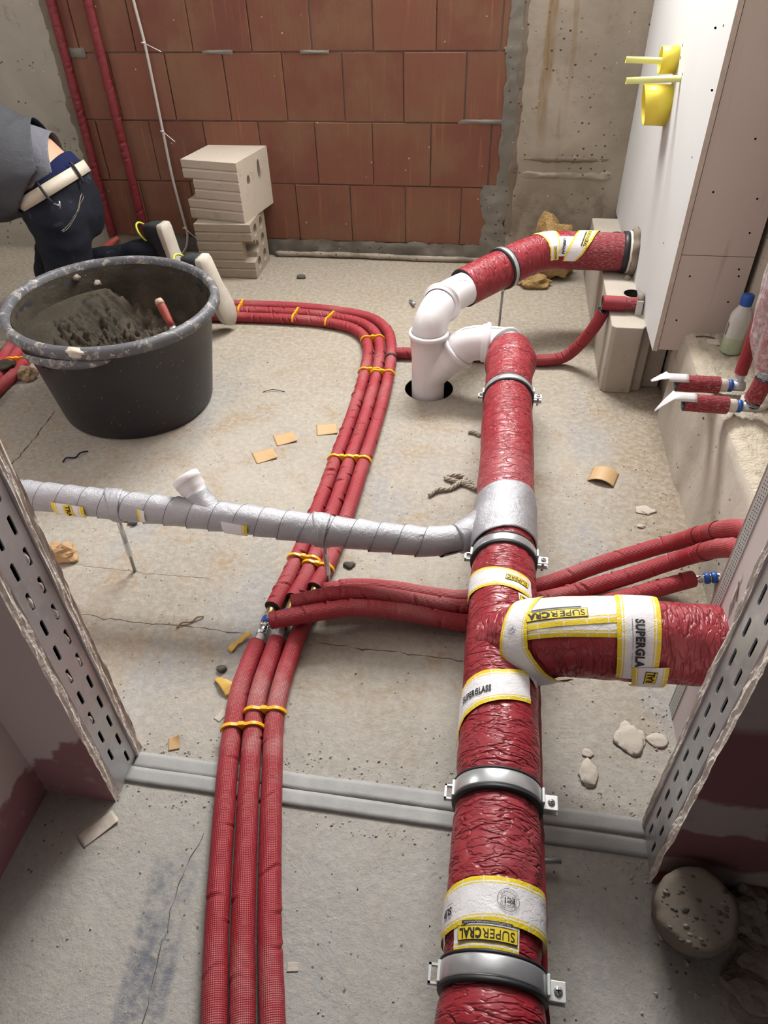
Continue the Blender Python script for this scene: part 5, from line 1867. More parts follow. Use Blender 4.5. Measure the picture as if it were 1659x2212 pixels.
# ------------------------------------------------------------------ stacked lime-sand blocks
def stack_block(name, label, FL, FR, BR, z0, z1, mat, holes, notch, seed):
    FL, FR, BR = Vector(FL), Vector(FR), Vector(BR)
    ex, ey = (FR - FL), (BR - FR)
    w, d, hh = ex.length, ey.length, z1 - z0
    ex.normalize()
    ey = ey.normalized()
    ey = (ey - ex * ey.dot(ex)).normalized()
    Mx = Matrix(((ex.x, ey.x, 0, FL.x), (ex.y, ey.y, 0, FL.y), (0, 0, 1, z0), (0, 0, 0, 1)))
    # outline of the ribbed front, extruded across; saw-tooth courses
    prof = [(d, 0), (d, hh)]
    nb = 6
    top = [(0.0, hh)]
    for i in range(nb, 0, -1):
        za, zb = hh * i / nb, hh * (i - 1) / nb
        top += [(.0, za - .002), (.001, zb + .010), (.0055, zb + .005)]
    top[-1] = (.002, .004)
    top.append((.004, 0))
    poly = prof + top                       # (y, z)
    V = [(0, y, z) for y, z in poly] + [(w, y, z) for y, z in poly]
    n = len(poly)
    Fc = [tuple(range(n))[::-1], tuple(range(n, 2 * n))] + [(i, (i + 1) % n, n + (i + 1) % n, n + i) for i in range(n)]
    t = thing(name, label, 'block', tuple(FL.lerp(BR, .5).to_2d()) + (z0,), 'pale blocks stacked at the brick wall')
    o = add('body', xf((V, Fc), Mx), [M[mat], M['ks_old']], t, smooth=False)
    bm = bmesh.new()
    bm.from_mesh(o.data)
    bmesh.ops.recalc_face_normals(bm, faces=bm.faces[:])
    bm.to_mesh(o.data)
    bm.free()
    cs = []
    T = Matrix.Translation(-ORG[t])
    inv = o.matrix_world
    for (y, z, ry, rz) in holes:            # blind holes in the right-hand face
        ring = [(y + ry * math.cos(2 * PI * k / 20), z + rz * math.sin(2 * PI * k / 20)) for k in range(20)]
        V2 = [(w + .02, a, b) for a, b in ring] + [(w - .09, a, b) for a, b in ring]
        F2 = [tuple(range(20))[::-1], tuple(range(20, 40))] + [(k, (k + 1) % 20, 20 + (k + 1) % 20, 20 + k) for k in range(20)]
        cs.append(xf((V2, F2), Mx))
    for x0, x1, za, zb, dep in notch:
        ring = []
        for k in range(13):
            a = PI * k / 12
            ring.append((za + (zb - za) * (.5 - .5 * math.cos(a)), dep * min(1, 2.2 * math.sin(a))))
        m_ = len(ring)
        V2 = [(x0, -.02, z) for z, _ in ring] + [(x1, -.02, z) for z, _ in ring] + [(x0, q, z) for z, q in ring] + [(x1, q * .9, z) for z, q in ring]
        pts = [(q, z) for z, q in ring]
        poly2 = [(-.02, ring[0][0])] + pts + [(-.02, ring[-1][0])]
        k_ = len(poly2)
        V2 = [(x0, y, z) for y, z in poly2] + [(x1, y, z) for y, z in poly2]
        F2 = [tuple(range(k_))[::-1], tuple(range(k_, 2 * k_))] + [(i, (i + 1) % k_, k_ + (i + 1) % k_, k_ + i) for i in range(k_)]
        cs.append(xf((V2, F2), Mx))
    for c in cs:                            # cutters into the part's own space, wound outwards
        me_ = bmesh.new()
        vs = [me_.verts.new(Vector(v) - ORG[t]) for v in c[0]]
        for f in c[1]:
            me_.faces.new([vs[i] for i in f])
        bmesh.ops.recalc_face_normals(me_, faces=me_.faces[:])
        me_.verts.index_update()
        VV = [tuple(v.co + ORG[t]) for v in me_.verts]
        FF = [tuple(v.index for v in f.verts) for f in me_.faces]
        me_.free()
        bpy.context.view_layer.update()
        cut(o, [(VV, FF)])
    bev(o, .0022, 1)
    return t


stack_block('lime_block', 'weathered pale block with round holes, lower of the stack of two by the bricks', (-1.322, 2.955, -0.000), (-1.072, 2.963, 0.000), (-1.082, 3.194, 0.000), 0, .238, 'ks_old',
            [(.07, .05, .026, .027), (.07, .122, .026, .027), (.07, .193, .026, .027), (.165, .05, .026, .027), (.165, .122, .026, .027), (.165, .193, .026, .027)], [(.205, .30, .075, .165, .05)], 1)
stack_block('lime_block', 'clean pale block with grooved front, upper of the stack of two by the bricks', (-1.354, 3.025, 0.478), (-1.098, 2.978, 0.478), (-1.108, 3.285, 0.478), .2385, .478, 'ks',
            [(.085, .15, .014, .022), (.185, .165, .013, .045)], [(-.02, .042, .080, .165, .07)], 2)

# ------------------------------------------------------------------ red pipes and cable on the brick wall
def wallpipe(label, xs, seed, zb=.06):
    pts = [(x, YB - .012, z) for x, z in xs]
    t = thing('wall_pipe', label, 'pipe', pts[-1], 'red pipes rising up the brick wall')
    add('insulation', sweep(spline(pts, .006), .0195, 24, ref=(0, -1, 0), disp=wrinkly(seed, 1.3)), M['fabric_dark'], t)
    return t


w1 = wallpipe('red sleeved pipe rising up the bricks, the one nearer the concrete column', [(-1.862, 1.65), (-1.864, 1.0), (-1.868, .6), (-1.873, .3), (-1.874, .075)], 21)
w2 = wallpipe('red sleeved pipe rising up the bricks, the one nearer the pale cable', [(-1.708, 1.65), (-1.706, 1.0), (-1.705, .6), (-1.703, .3), (-1.703, .03)], 22)
bp = sweep(spline([(-1.829, 3.200, 0.075), (-1.847, 3.160, 0.065), (-1.853, 3.080, 0.057), (-1.858, 2.980, 0.050)], .006), [.012 + .006 * min(1, i / 10) for i in range(80)], 20, ref=(1, 0, .2))
add('bent_tail', bp[:3], M['redpaint'], w1, 'bare pinkish pipe tail bending to the floor')
cv = thing('cable', 'pale cable hanging down the brick wall beside the stacked blocks', 'cable', ((-1.522, 3.230, -0.011)))
add('sheath', sweep(spline([(-1.53, YB - .008, 1.62), (-1.514, 3.242, 1.000), (-1.505, 3.242, 0.859), (-1.504, 3.242, 0.698), (-1.505, 3.242, 0.532), (-1.505, 3.242, 0.330), (-1.492, 3.241, 0.145), (-1.484, 3.230, 0.088), (-1.495, 3.210, 0.036), (-1.529, 3.190, -0.005), (-1.539, 3.150, -0.012)], .008), .0058, 12, ref=(0, 1, 0))[:3], M['conduit'], cv)
TIES = (((-1.508, 3.236, 0.860), (-1.422, 3.200, 0.833)), ((-1.506, 3.236, 0.535), (-1.440, 3.200, 0.502)), ((-1.495, 3.236, 0.120), (-1.401, 3.170, 0.082)))
for a, b in TIES:
    add('cable_tie', merge(rodz(a, b, .0016, 6), lathe([(.0065, -.002), (.0078, -.002), (.0078, .002), (.0065, .002)], a, (0, 0, 1), 16, cap=False), rock((a[0] + .006, a[1] - .004, a[2]), .0045, 3, (1, 1, 1), 2, .1, False)), M['white'], cv)

# ------------------------------------------------------------------ yellow sleeves on the boxing
def sleeve(label, c, ra, rb, L, mat, tilt=(0, 0, 0), seed=0):
    t = thing('pipe_sleeve', label, 'sleeve', c, 'yellow sleeves on the white board')
    axis = Vector((-1, tilt[1], tilt[2]))
    V, Fc = lathe([(1 - .045, 0), (1, 0), (1, L), (1 - .045, L), (1 - .045, 0)], c, axis, 56, ra, rb, lambda r, hh, ph: .0, (0, 0, 1))
    add('ring_wall', (V, Fc), M[mat], t)
    return t


ya = sleeve('short yellow plastic sleeve, upper of two on the white board', (.4695, 2.585, .893), .036, .036, .048, 'lemon', (0, 0, -.02))
add('cross_web', box(.436, .462, 2.555, 2.615, .8915, .8945), M['lemon'], ya, smooth=False)
V, Fc = lathe([(.955, 0), (1, 0), (1, .075), (.955, .075), (.955, 0)], (.4695, 2.562, .776), (-1, .0, .03), 56, .052, .056, None, (0, 0, 1))
yb = thing('pipe_sleeve', 'wide yellow plastic sleeve cut at a slant, lower of two on the white board', 'sleeve', (.4695, 2.56, .775), 'yellow sleeves on the white board')
V = [(x - (.010 * (z - .776) / .05 if x < .44 else 0), y, z) for x, y, z in V]
add('ring_wall', (V, Fc), M['lemon'], yb)
def dowel(label, a, b):
    t = thing('plastic_dowel', label, 'dowel', b, 'pale lime rods on the white board')
    o = add('rod', sweep([a, b], .0088, 20, ref=(0, 0, 1), inner=.62), [M['lime'], M['lemon']], t)


dowel('pale lime plastic rod sticking out of the upper yellow sleeve', (.322, 2.585, .893), (.4695, 2.585, .889))
dowel('pale lime plastic rod sticking out of the white board between the yellow sleeves', (.318, 2.467, .858), (.4695, 2.467, .864))
for c_ in ((.4698, 2.545, .934), (.4698, 2.46, .876), (.4698, 2.535, .905)):
    add('chipped_hole', lathe([(.0001, 0), (.004, 0), (.005, -.002)], c_, (-1, 0, 0), 14), M['hole'], bx)

# ------------------------------------------------------------------ bottle and manifold on the plinth
bc = ((0.655, 1.888, 0.300))
bc = (bc[0] - .004, bc[1] + .022, .302)
bt = thing('plastic_bottle', 'small milky bottle with blue cap and pale green liquid on the plinth', 'bottle', bc)
add('bottle_body', lathe([(.0001, .0), (.0255, .0), (.0285, .003), (.0285, .098), (.027, .108), (.0135, .134), (.0125, .140), (.0001, .141)], bc, (.02, .03, 1), 48, ref=(0, 1, 0)), M['bottle'], bt)
cp = lathe([(.0150, .134), (.0155, .136), (.0155, .160), (.0145, .1625), (.0001, .163)], bc, (.02, .03, 1), 48, disp=lambda r, hh, ph: .0004 * math.cos(ph * 24) if r > .015 else 0)
add('cap', cp, M['blue'], bt)
add('faint_marks', box(bc[0] - .0288, bc[0] - .0282, bc[1] - .006, bc[1] + .004, bc[2] + .05, bc[2] + .085), M['lead'], bt, smooth=False)
def stub(label, a, b, drop, seed):
    a, b = Vector(a), Vector(b)
    t = thing('pipe_stub', label, 'pipe', tuple(b), 'taped red stubs over the plinth')
    add('dusty_sleeve', sweep(spline([a, a.lerp(b, .5), b], .006), .0215, 32, inner=.6, disp=lambda u, ph, r: .0008 * nz(u * 50, ph * 2, seed)), [M['dusty'], M['foam']], t)
    e_ = (b - a).normalized()
    add('coupling', lathe([(.0001, 0), (.015, .0), (.0165, .003), (.0165, .022), (.013, .026), (.0001, .026)], b - e_ * .004, e_, 28), M['sponge'], t, 'dust covered coupling')
    add('coloured_ring', lathe([(.0001, 0), (.0155, .001), (.0155, .010), (.0001, .011)], b + e_ * .021, e_, 28), M['blue'], t, 'blue ring')
    add('elbow_body', lathe([(.0001, 0), (.0125, .0), (.0125, .03), (.0001, .03)], b + e_ * .031, e_, 24), M['galv'], t)
    # masking tape folded over the open end
    sd_ = e_.cross(Vector((0, 0, 1))).normalized()
    V = []
    for i in range(12):
        for q in range(6):
            f, g = i / 11, q / 5 - .5
            u = -.018 - .045 * max(0, f - .45) / .55 if f > .45 else .026 - .044 * f / .45
            w_ = .040 * (1 - .75 * max(0, f - .5) / .5)
            z = .0222 - (drop * max(0, f - .45) ** 1.4 * 2.0)
            p = a + e_ * u + sd_ * (g * w_ + .012 * max(0, f - .5)) + Vector((0, 0, z * math.cos(min(1.2, abs(g) * w_ / .0215)) if f < .5 else z * .95 + .004 * nz(f * 5, g * 4, seed)))
            V.append(tuple(p))
    o = add('masking_tape', (V, [(i * 6 + q, i * 6 + q + 1, (i + 1) * 6 + q + 1, (i + 1) * 6 + q) for i in range(11) for q in range(5)]), M['paper'], t)
    mod(o, 'SOLIDIFY', thickness=.0008)
    return t


stub('dusty red pipe stub with folded tape end, rear of two over the plinth', (.468, 1.68, .3245), (.572, 1.68, .3245), .02, 1)
stub('dusty red pipe stub with torn tape flap, front of two over the plinth', (.470, 1.58, .3295), (.572, 1.58, .3275), .06, 2)
def riser(label, pts, r, mat, seed):
    t = thing('riser_pipe', label, 'pipe', pts[0], 'red risers by the right wall')
    P = spline(pts, .006)
    add('sleeve', sweep(P, r, 28, ref=(0, 1, 0), disp=lambda u, ph, q: .001 * nz(u * 40, ph * 2, seed), inner=.6), [M[mat], M['foam']], t)
    return t


r1 = riser('short dusty red riser over the front stub, bound with wire', [(.628, 1.585, .344), (.632, 1.585, .372), (.636, 1.585, .402)], .0215, 'dusty', 1)
add('elbow', sweep(spline([(.600, 1.58, .328), (.622, 1.582, .328), (.629, 1.585, .340), (.630, 1.585, .350)], .004), .012, 18, ref=(0, 1, 0)), M['galv'], r1)
for i in range(7):
    add('binding_wire', lathe([(.0165 + .0015 * (i % 2), -.0012), (.0185 + .0015 * (i % 2), 0), (.0165 + .0015 * (i % 2), .0012)], (.627 + .0006 * i, 1.584, .330 + .0026 * i), (.2 + .05 * i, .1 * (i % 3), 1), 20, cap=False), M['rod' if i % 2 else 'black'], r1)
r2 = riser('slim red riser over the rear stub, beside the bottle', [(.620, 1.695, .352), (.622, 1.70, .40), (.624, 1.705, .46), (.626, 1.71, .62)], .0155, 'fabric_smooth', 2)
add('elbow', sweep(spline([(.600, 1.68, .3245), (.612, 1.685, .326), (.619, 1.69, .338), (.620, 1.694, .355)], .004), .012, 18, ref=(0, 1, 0)), M['galv'], r2)
r3 = riser('red riser against the right wall, wrapped in clear plastic', [(.634, 1.60, .418), (.632, 1.62, .50), (.626, 1.64, .62), (.625, 1.66, .95)], .019, 'fabric_smooth', 3)
add('wire_binding', merge(*[lathe([(.0165, -.0012), (.0185, 0), (.0165, .0012)], (.637 + .0006 * i, 1.59, .400 + .003 * i), (.2 - .06 * i, .15 * (i % 3), 1), 20, cap=False) for i in range(7)]), M['rod'], r3)
pb = thing('plastic_bag', 'clear polythene bag tied round the red riser by the right wall', 'bag', (.645, 1.6, .42))
BPth = spline([(.636, 1.598, .405), (.634, 1.60, .425), (.630, 1.605, .45), (.628, 1.62, .50), (.620, 1.63, .60), (.618, 1.65, .95)], .008)
add('bag_film', sweep(BPth, lambda u: .0215 + .020 * min(1, max(0, (u - .02) / .07)) - .004 * min(1, max(0, (u - .12) / .2)), 40, ref=(0, 1, 0), disp=lambda u, ph, r: .0055 * ridged(u * 7, ph * 1.9, 3) * min(1, u * 12) - .002, cap=False)[:3], M['polythene'], pb)
add('tied_neck', sweep(spline([(.640, 1.598, .41), (.636, 1.585, .402), (.634, 1.575, .385)], .004), [.006, .007, .008, .009, .010, .011, .012, .012, .012, .012, .012], 14, ref=(0, 1, 0), disp=lambda u, ph, r: .003 * math.sin(ph * 4)), M['polythene'], pb)
add('floor_drain_lid', lathe([(.0001, .012), (.030, .012), (.034, .010), (.0345, .001), (.033, -.004), (.0001, -.004)], (.655, 1.640, .303), (.03, -.10, 1), 44), M['sponge'], None, 'round dusty plastic cap on the plinth below the bound riser', 'cap')
add('board_offcut', box(.60, .632, 1.945, 1.975, .2995, .303), M['board_edge'], None, 'small board offcut on the plinth behind the bottle', 'offcut', smooth=False)
add('bent_nail', sweep(spline([(.572, 1.985, .3035), (.60, 1.99, .3035), (.622, 1.98, .3035)], .004), .0018, 8), M['dark_crumb'], None, 'dark bent nail on the plinth at the boxing foot', 'nail')

# ------------------------------------------------------------------ person kneeling behind the tub
pn = thing('person', 'person kneeling bent forward behind the black tub, grey hoodie, dark jeans, cream belt', 'person', (-1.7, 2.55, 0))
Wp = Vector((-1.660, 2.55, .512))
Wn = Vector((-.42, 0, .91)).normalized()
Wx = Vector((Wn.z, 0, -Wn.x))                # towards the person's back
def ell(path, ab, seg=32):
    """closed loft with elliptical rings, side = world y"""
    P = [Vector(p) for p in path]
    V, Fc = [], []
    n = len(P)
    for i, p in enumerate(P):
        t = (P[min(n - 1, i + 1)] - P[max(0, i - 1)]).normalized()
        sd = Vector((0, 1, 0))
        b = sd.cross(t).normalized()
        a_, b_ = ab[i]
        for k in range(seg):
            an = 2 * PI * k / seg
            V.append(tuple(p + b * (a_ * math.cos(an)) + sd * (b_ * math.sin(an))))
    for i in range(n - 1):
        for k in range(seg):
            k2 = (k + 1) % seg
            Fc.append((i * seg + k, i * seg + k2, (i + 1) * seg + k2, (i + 1) * seg + k))
    Fc += [tuple(range(seg))[::-1], tuple((n - 1) * seg + k for k in range(seg))]
    return V, Fc


HL, HRr = Vector((-1.625, 2.465, .42)), Vector((-1.68, 2.635, .42))
KL, KR = Vector((-1.615, 2.415, .085)), Vector((-1.90, 2.735, .085))
AL, AR = Vector((-1.165, 2.43, .185)), Vector((-1.455, 2.755, .19))
SL, SR = Vector((-2.27, 2.36, .66)), Vector((-2.27, 2.70, .66))
HD = Vector((-2.52, 2.52, .60))
spine = [Wp - Wn * .10 - Wx * .03, Wp, Wp + Wn * .07 + Vector((-.03, 0, 0)), Vector((-1.80, 2.55, .605)), Vector((-1.95, 2.54, .64)), Vector((-2.12, 2.53, .665)), Vector((-2.28, 2.53, .66))]
body = fused([ell(spine, [(.085, .13), (.108, .148), (.110, .145), (.115, .15), (.12, .165), (.12, .18), (.08, .15)]),
              capsule(spine[-1], .06, HD + Vector((.06, 0, .01)), .055), capsule(HD, .088, HD + Vector((-.05, 0, -.07)), .075),
              capsule(HL, .06, KL, .05), capsule(HRr, .06, KR, .05), capsule(KL, .055, AL, .04), capsule(KR, .055, AR, .04),
              capsule(SL, .055, (-2.33, 2.27, .38), .042), capsule((-2.33, 2.27, .38), .042, (-2.45, 2.30, .14), .03), capsule(SR, .055, (-2.36, 2.78, .38), .042), capsule((-2.36, 2.78, .38), .042, (-2.50, 2.74, .14), .03)]
             + [capsule((-2.45 - .01 * k, 2.27 + .02 * k, .13), .011, (-2.49 - .012 * k, 2.255 + .028 * k, .035), .008, 10) for k in range(4)] + [capsule((-2.45, 2.32, .14), .013, (-2.42, 2.36, .08), .009, 10)]
             + [capsule((-2.50 - .01 * k, 2.71 + .02 * k, .13), .011, (-2.54 - .012 * k, 2.70 + .026 * k, .035), .008, 10) for k in range(4)] + [capsule((-2.49, 2.70, .14), .013, (-2.46, 2.67, .08), .009, 10)], .010, 5)
add('body', body, M['skin'], pn)
hr = fused([capsule(HD + Vector((-.005, 0, .022)), .09, HD + Vector((-.055, 0, -.02)), .078)], .010, 3, planes=((HD + Vector((-.02, 0, -.03)), Vector((-.45, 0, -.9))),))
add('hair', hr, M['stud_hair'], pn)
fold_j = lambda c: .007 * ridged(c.x * 5 + c.z * 9, c.y * 6, c.z * 5) - .004 + .003 * nz(c.x * 22, c.y * 22, c.z * 22)
jp = [Wp + Wn * .05, Wp, Wp - Wn * .06 - Wx * .016, Wp - Wn * .12 - Wx * .036, Wp - Wn * .19 - Wx * .06]
jeans = fused([ell(jp, [(.122, .162), (.126, .166), (.132, .172), (.128, .172), (.10, .155)]), capsule(HL, .102, KL, .082), capsule(HRr, .105, KR, .082),
               capsule(KL, .074, AL + Vector((.0, 0, .0)), .055), capsule(KR, .074, AR, .055)], .011, 6, planes=((Wp + Wn * .022, Wn), (AL + Vector((.02, 0, 0)), Vector((1, 0, .15)))), fold=fold_j)
jn = add('jeans', jeans, M['denim'], pn)
mod(jn, 'SOLIDIFY', thickness=.004, offset=-1)
add('belt', lathe([(.1295, -.021), (.1345, -.021), (.1345, .021), (.1295, .021), (.1295, -.021)], Wp - Wn * .006, Wn, 72, 1.0, 1.29), M['belt'], pn)
def on_waist(an, dz, r=1.0):
    return Wp + Wx * (.1355 * r * math.cos(an)) + Vector((0, 1, 0)) * (.1355 * 1.29 * r * math.sin(an)) + Wn * dz


for an in (R(-8), R(-62), R(-125)):
    P = [on_waist(an, .030), on_waist(an, .024, 1.03), on_waist(an, -.03, 1.035), on_waist(an, -.046, 1.0)]
    add('belt_loop', sweep(spline(P, .006), .0048, 8, ref=(0, 1, .1)), M['black'], pn)
P = on_waist(R(-60), -.052, 1.05)
add('hook', merge(rodz(P, P + Vector((.03, -.01, -.004)), .003, 8), rodz(P + Vector((.03, -.01, .012)), P + Vector((.028, -.012, -.012)), .003, 8)), M['rod'], pn)
und = fused([ell([Wp - Wn * .03, Wp + Wn * .02, Wp + Wn * .075 + Vector((-.012, 0, 0))], [(.124, .157), (.122, .155), (.117, .151)])], .009, 3, planes=((Wp + Wx * .10 + Wn * .058, (Wn * 1.0 + Wx * -.52).normalized()),))
add('underwear', und, M['navy'], pn)
fold_s = lambda c: .007 * ridged(c.x * 7 - c.z * 6, c.y * 4, c.z * 7) - .004
sh = fused([ell([Vector((-1.50, 2.55, .545)), Vector((-1.68, 2.55, .572)), Vector((-1.80, 2.55, .60)), Vector((-1.95, 2.54, .64))], [(.108, .156), (.124, .160), (.132, .166), (.13, .17)])], .010, 4, planes=((Vector((-1.612, 2.55, .669)), Vector((.93, .36, .04))), (Wp + Wn * .030, -Wn)), fold=fold_s)
o = add('t_shirt', sh, M['shirt'], pn)
mod(o, 'SOLIDIFY', thickness=.003, offset=-1)
fold_h = lambda c: .012 * ridged(c.x * 5 - c.z * 4, c.y * 3.5, c.z * 5) - .007 + .005 * nz(c.x * 11, c.y * 11, c.z * 11)
hood = fused([ell([Vector((-1.58, 2.55, .548)), Vector((-1.74, 2.55, .565)), Vector((-1.86, 2.545, .578)), Vector((-2.02, 2.54, .625)), Vector((-2.18, 2.53, .65)), Vector((-2.31, 2.52, .645))], [(.150, .186), (.168, .198), (.204, .21), (.185, .215), (.155, .205), (.09, .15)]),
              capsule(SL, .085, (-2.33, 2.25, .38), .065), capsule((-2.33, 2.25, .38), .063, (-2.43, 2.29, .20), .05), capsule(SR, .085, (-2.36, 2.79, .38), .065), capsule((-2.36, 2.79, .38), .063, (-2.48, 2.745, .20), .05),
              capsule((-2.26, 2.52, .72), .08, (-2.36, 2.52, .70), .075)], .012, 6, planes=((Vector((-1.667, 2.55, .72)), Vector((.93, .33, .12))), (Vector((-1.675, 2.55, .515)), Vector((.75, 0, -.66)))), fold=fold_h)
o = add('hoodie', hood, M['hoodie'], pn)
mod(o, 'SOLIDIFY', thickness=.004, offset=-1)
# seams on the seat
for sh_ in (0, .006):
    P = []
    for k in range(14):
        an = R(-12 - 62 * k / 13)
        dz = -.085 - .052 * math.sin(PI * k / 26) - sh_ + .0
        P.append(Wp + Wn * dz + Wx * (.157 * math.cos(an)) + Vector((0, .188 * math.sin(an), 0)))
    c_ = add('stitching', sweep(P, .0009, 5, ref=(0, 1, .2))[:2], M['ks_old'], pn)
    m_ = c_.modifiers.new('w', 'SHRINKWRAP')
    m_.target, m_.offset = jn, .0012


def shoe(heel, toe, up, foot, seed):
    heel, toe = Vector(heel), Vector(toe)
    e1 = (toe - heel)
    L = e1.length
    e1.normalize()
    e2 = Vector(up)
    e2 = (e2 - e1 * e2.dot(e1)).normalized()
    e3 = e1.cross(e2)
    Mx = Matrix(((e1.x, e3.x, e2.x, heel.x), (e1.y, e3.y, e2.y, heel.y), (e1.z, e3.z, e2.z, heel.z), (0, 0, 0, 1)))
    st = [(0, .020), (.02, .029), (.08, .034), (.25, .034), (.42, .034), (.58, .041), (.74, .046), (.87, .041), (.95, .030), (.99, .016), (1, .008)]
    V, Fc = [], []
    n = len(st)
    for z, g, hh in ((0, .93, 0), (.004, 1.0, 0), (.024, 1.02, 0), (.028, .96, 0)):
        for t, w in st:
            V.append((t * L, -w * g, z + .012 * max(0, t - .8) ** 1.2 + .004 * max(0, .2 - t)))
        for t, w in reversed(st):
            V.append((t * L, w * g, z + .012 * max(0, t - .8) ** 1.2 + .004 * max(0, .2 - t)))
    m2 = 2 * n
    for i in range(3):
        for k in range(m2):
            k2 = (k + 1) % m2
            Fc.append((i * m2 + k, i * m2 + k2, (i + 1) * m2 + k2, (i + 1) * m2 + k))
    for k in range(n - 1):
        Fc += [(k + 1, k, m2 - 1 - k, m2 - 2 - k), (3 * m2 + k, 3 * m2 + k + 1, 3 * m2 + m2 - 2 - k, 3 * m2 + m2 - 1 - k)]
    sl = add('shoe_sole', xf((V, Fc), Mx), M['sole'], pn)
    # upper
    up_st = [(.0, .020, .06), (.03, .029, .095), (.10, .033, .105), (.25, .034, .098), (.38, .035, .085), (.52, .038, .068), (.68, .042, .052), (.82, .041, .042), (.92, .032, .032), (.985, .016, .014)]
    V, Fc = [], []
    kk = 15
    for t, w, hh in up_st:
        for q in range(kk):
            a = PI * q / (kk - 1)
            V.append((t * L, -w * math.cos(a) * (.97 if 0 < q < kk - 1 else 1), .022 + hh * math.sin(a) ** .72 * 1.0))
    for i in range(len(up_st) - 1):
        for q in range(kk - 1):
            Fc.append((i * kk + q, i * kk + q + 1, (i + 1) * kk + q + 1, (i + 1) * kk + q))
    Fc += [tuple(range(kk))[::-1], tuple((len(up_st) - 1) * kk + q for q in range(kk))]
    u = add('shoe_upper', xf((V, Fc), Mx), [M['shoe'], M['greymesh']], pn)
    for p_ in u.data.polygons:
        c = Mx.inverted() @ (p_.center + ORG[pn])
        if c.x > L * .55:
            p_.material_index = 1
    col = [Mx @ Vector((L * (.15 + .14 * math.cos(2 * PI * k / 20)), .030 * math.sin(2 * PI * k / 20), .122 - .022 * math.cos(2 * PI * k / 20))) for k in range(21)]
    add('shoe_collar', sweep(col, .0042, 8, ref=tuple(e2), cap=False)[:2], M['neon'], pn, 'neon yellow collar')
    for k in range(6):
        x = L * (.36 + .055 * k)
        w = .026 - .001 * k
        hh = .098 - .0085 * k
        P = [Mx @ Vector((x, -w * 1.25, hh - .022)), Mx @ Vector((x + .004, -w * .5, hh)), Mx @ Vector((x + .004, w * .5, hh)), Mx @ Vector((x, w * 1.25, hh - .022))]
        add('shoe_lace', sweep(spline(P, .006), .0022, 6, ref=tuple(e1))[:2], M['sole'], pn)


shoe((-1.062, 2.415, .315), (-1.012, 2.468, .028), (-.95, .30, 0), AL, 1)
shoe((-1.345, 2.745, .315), (-1.315, 2.755, .035), (-.95, .22, .1), AR, 2)

# ------------------------------------------------------------------ loose things on the floor
def sheet(name, label, cat, c, w, l, rz, mat, curl=0.0, lift=.0015, group=None, warp=.0, n=12):
    V = []
    cs, sn = math.cos(rz), math.sin(rz)
    for i in range(n + 1):
        for q in range(n + 1):
            x, y = (i / n - .5) * w, (q / n - .5) * l
            z = lift + warp * max(0, (x / w + y / l)) ** 2
            if curl:
                rr = curl
                a = x / rr
                x, z = rr * math.sin(a), lift + rr * math.cos(a) - rr * math.cos(w / 2 / rr)
            V.append((c[0] + x * cs - y * sn, c[1] + x * sn + y * cs, z))
    Fc = [(i * (n + 1) + q, (i + 1) * (n + 1) + q, (i + 1) * (n + 1) + q + 1, i * (n + 1) + q + 1) for i in range(n) for q in range(n)]
    o = add(name, (V, Fc), M[mat], None, label, cat, group)
    mod(o, 'SOLIDIFY', thickness=.0012)
    return o


sheet('card_square', 'tan card square on the floor, farthest from the three pipes of the row of three', 'card', (-0.664, 1.670, 0.000), .060, .066, R(-58), 'tan', 0, .0015, 'tan card squares', .006)
sheet('card_square', 'tan card square on the floor, middle of the row of three', 'card', (-0.625, 1.766, 0.000), .060, .066, R(-62), 'tan', 0, .0015, 'tan card squares', .006)
sheet('card_square', 'tan card square on the floor, lying closest to the three pipes', 'card', (-0.505, 1.832, 0.000), .060, .066, R(-75), 'tan', 0, .0015, 'tan card squares', .004)
sheet('curled_card', 'curled tan card arched on the floor right of the drain pipe', 'card', (0.343, 1.685, 0.000), .085, .068, R(-18), 'tan', .052, .001)
sheet('paper_scrap', 'small torn scrap of brown paper beyond the threshold strips, left of the pipes', 'paper', (-0.572, 0.698, 0.000), .022, .03, R(20), 'kraft', 0, .002, None, .006)
sheet('paper_scrap', 'torn strip of pale board paper lying along the left wall corner in the foreground', 'paper', (-0.646, 0.512, 0.000), .03, .07, R(-38), 'paper_edge', 0, .002, None, .004)
sheet('paper_scrap', 'thin pale flake between the foreground pipes and the drain pipe', 'paper', (-0.235, 0.347, 0.000), .018, .013, R(10), 'plaster', 0, .0012)
sheet('paper_scrap', 'grey-white paint flake against the left foreground pipe, below the ochre scrap', 'paper', (-0.499, 0.773, 0.000), .016, .026, R(-25), 'plaster', 0, .0015)
def crumple(name, label, c, r, mat, seed, sq=(1.2, .8, .55), cat='paper'):
    bm = bmesh.new()
    bmesh.ops.create_icosphere(bm, subdivisions=3, radius=1)
    V = []
    for v in bm.verts:
        d = v.co.normalized()
        k = .8 + .5 * mn.noise(d * 1.5 + Vector((seed, 0, 0))) + .22 * abs(mn.noise(d * 3 + Vector((0, seed, 0))))
        p = d * k
        V.append((c[0] + p.x * r * sq[0], c[1] + p.y * r * sq[1], max(.0008, (p.z + .62) * r * sq[2])))
    Fc = [tuple(v.index for v in f.verts) for f in bm.faces]
    bm.free()
    return add(name, (V, Fc), M[mat], None, label, cat, smooth=False)


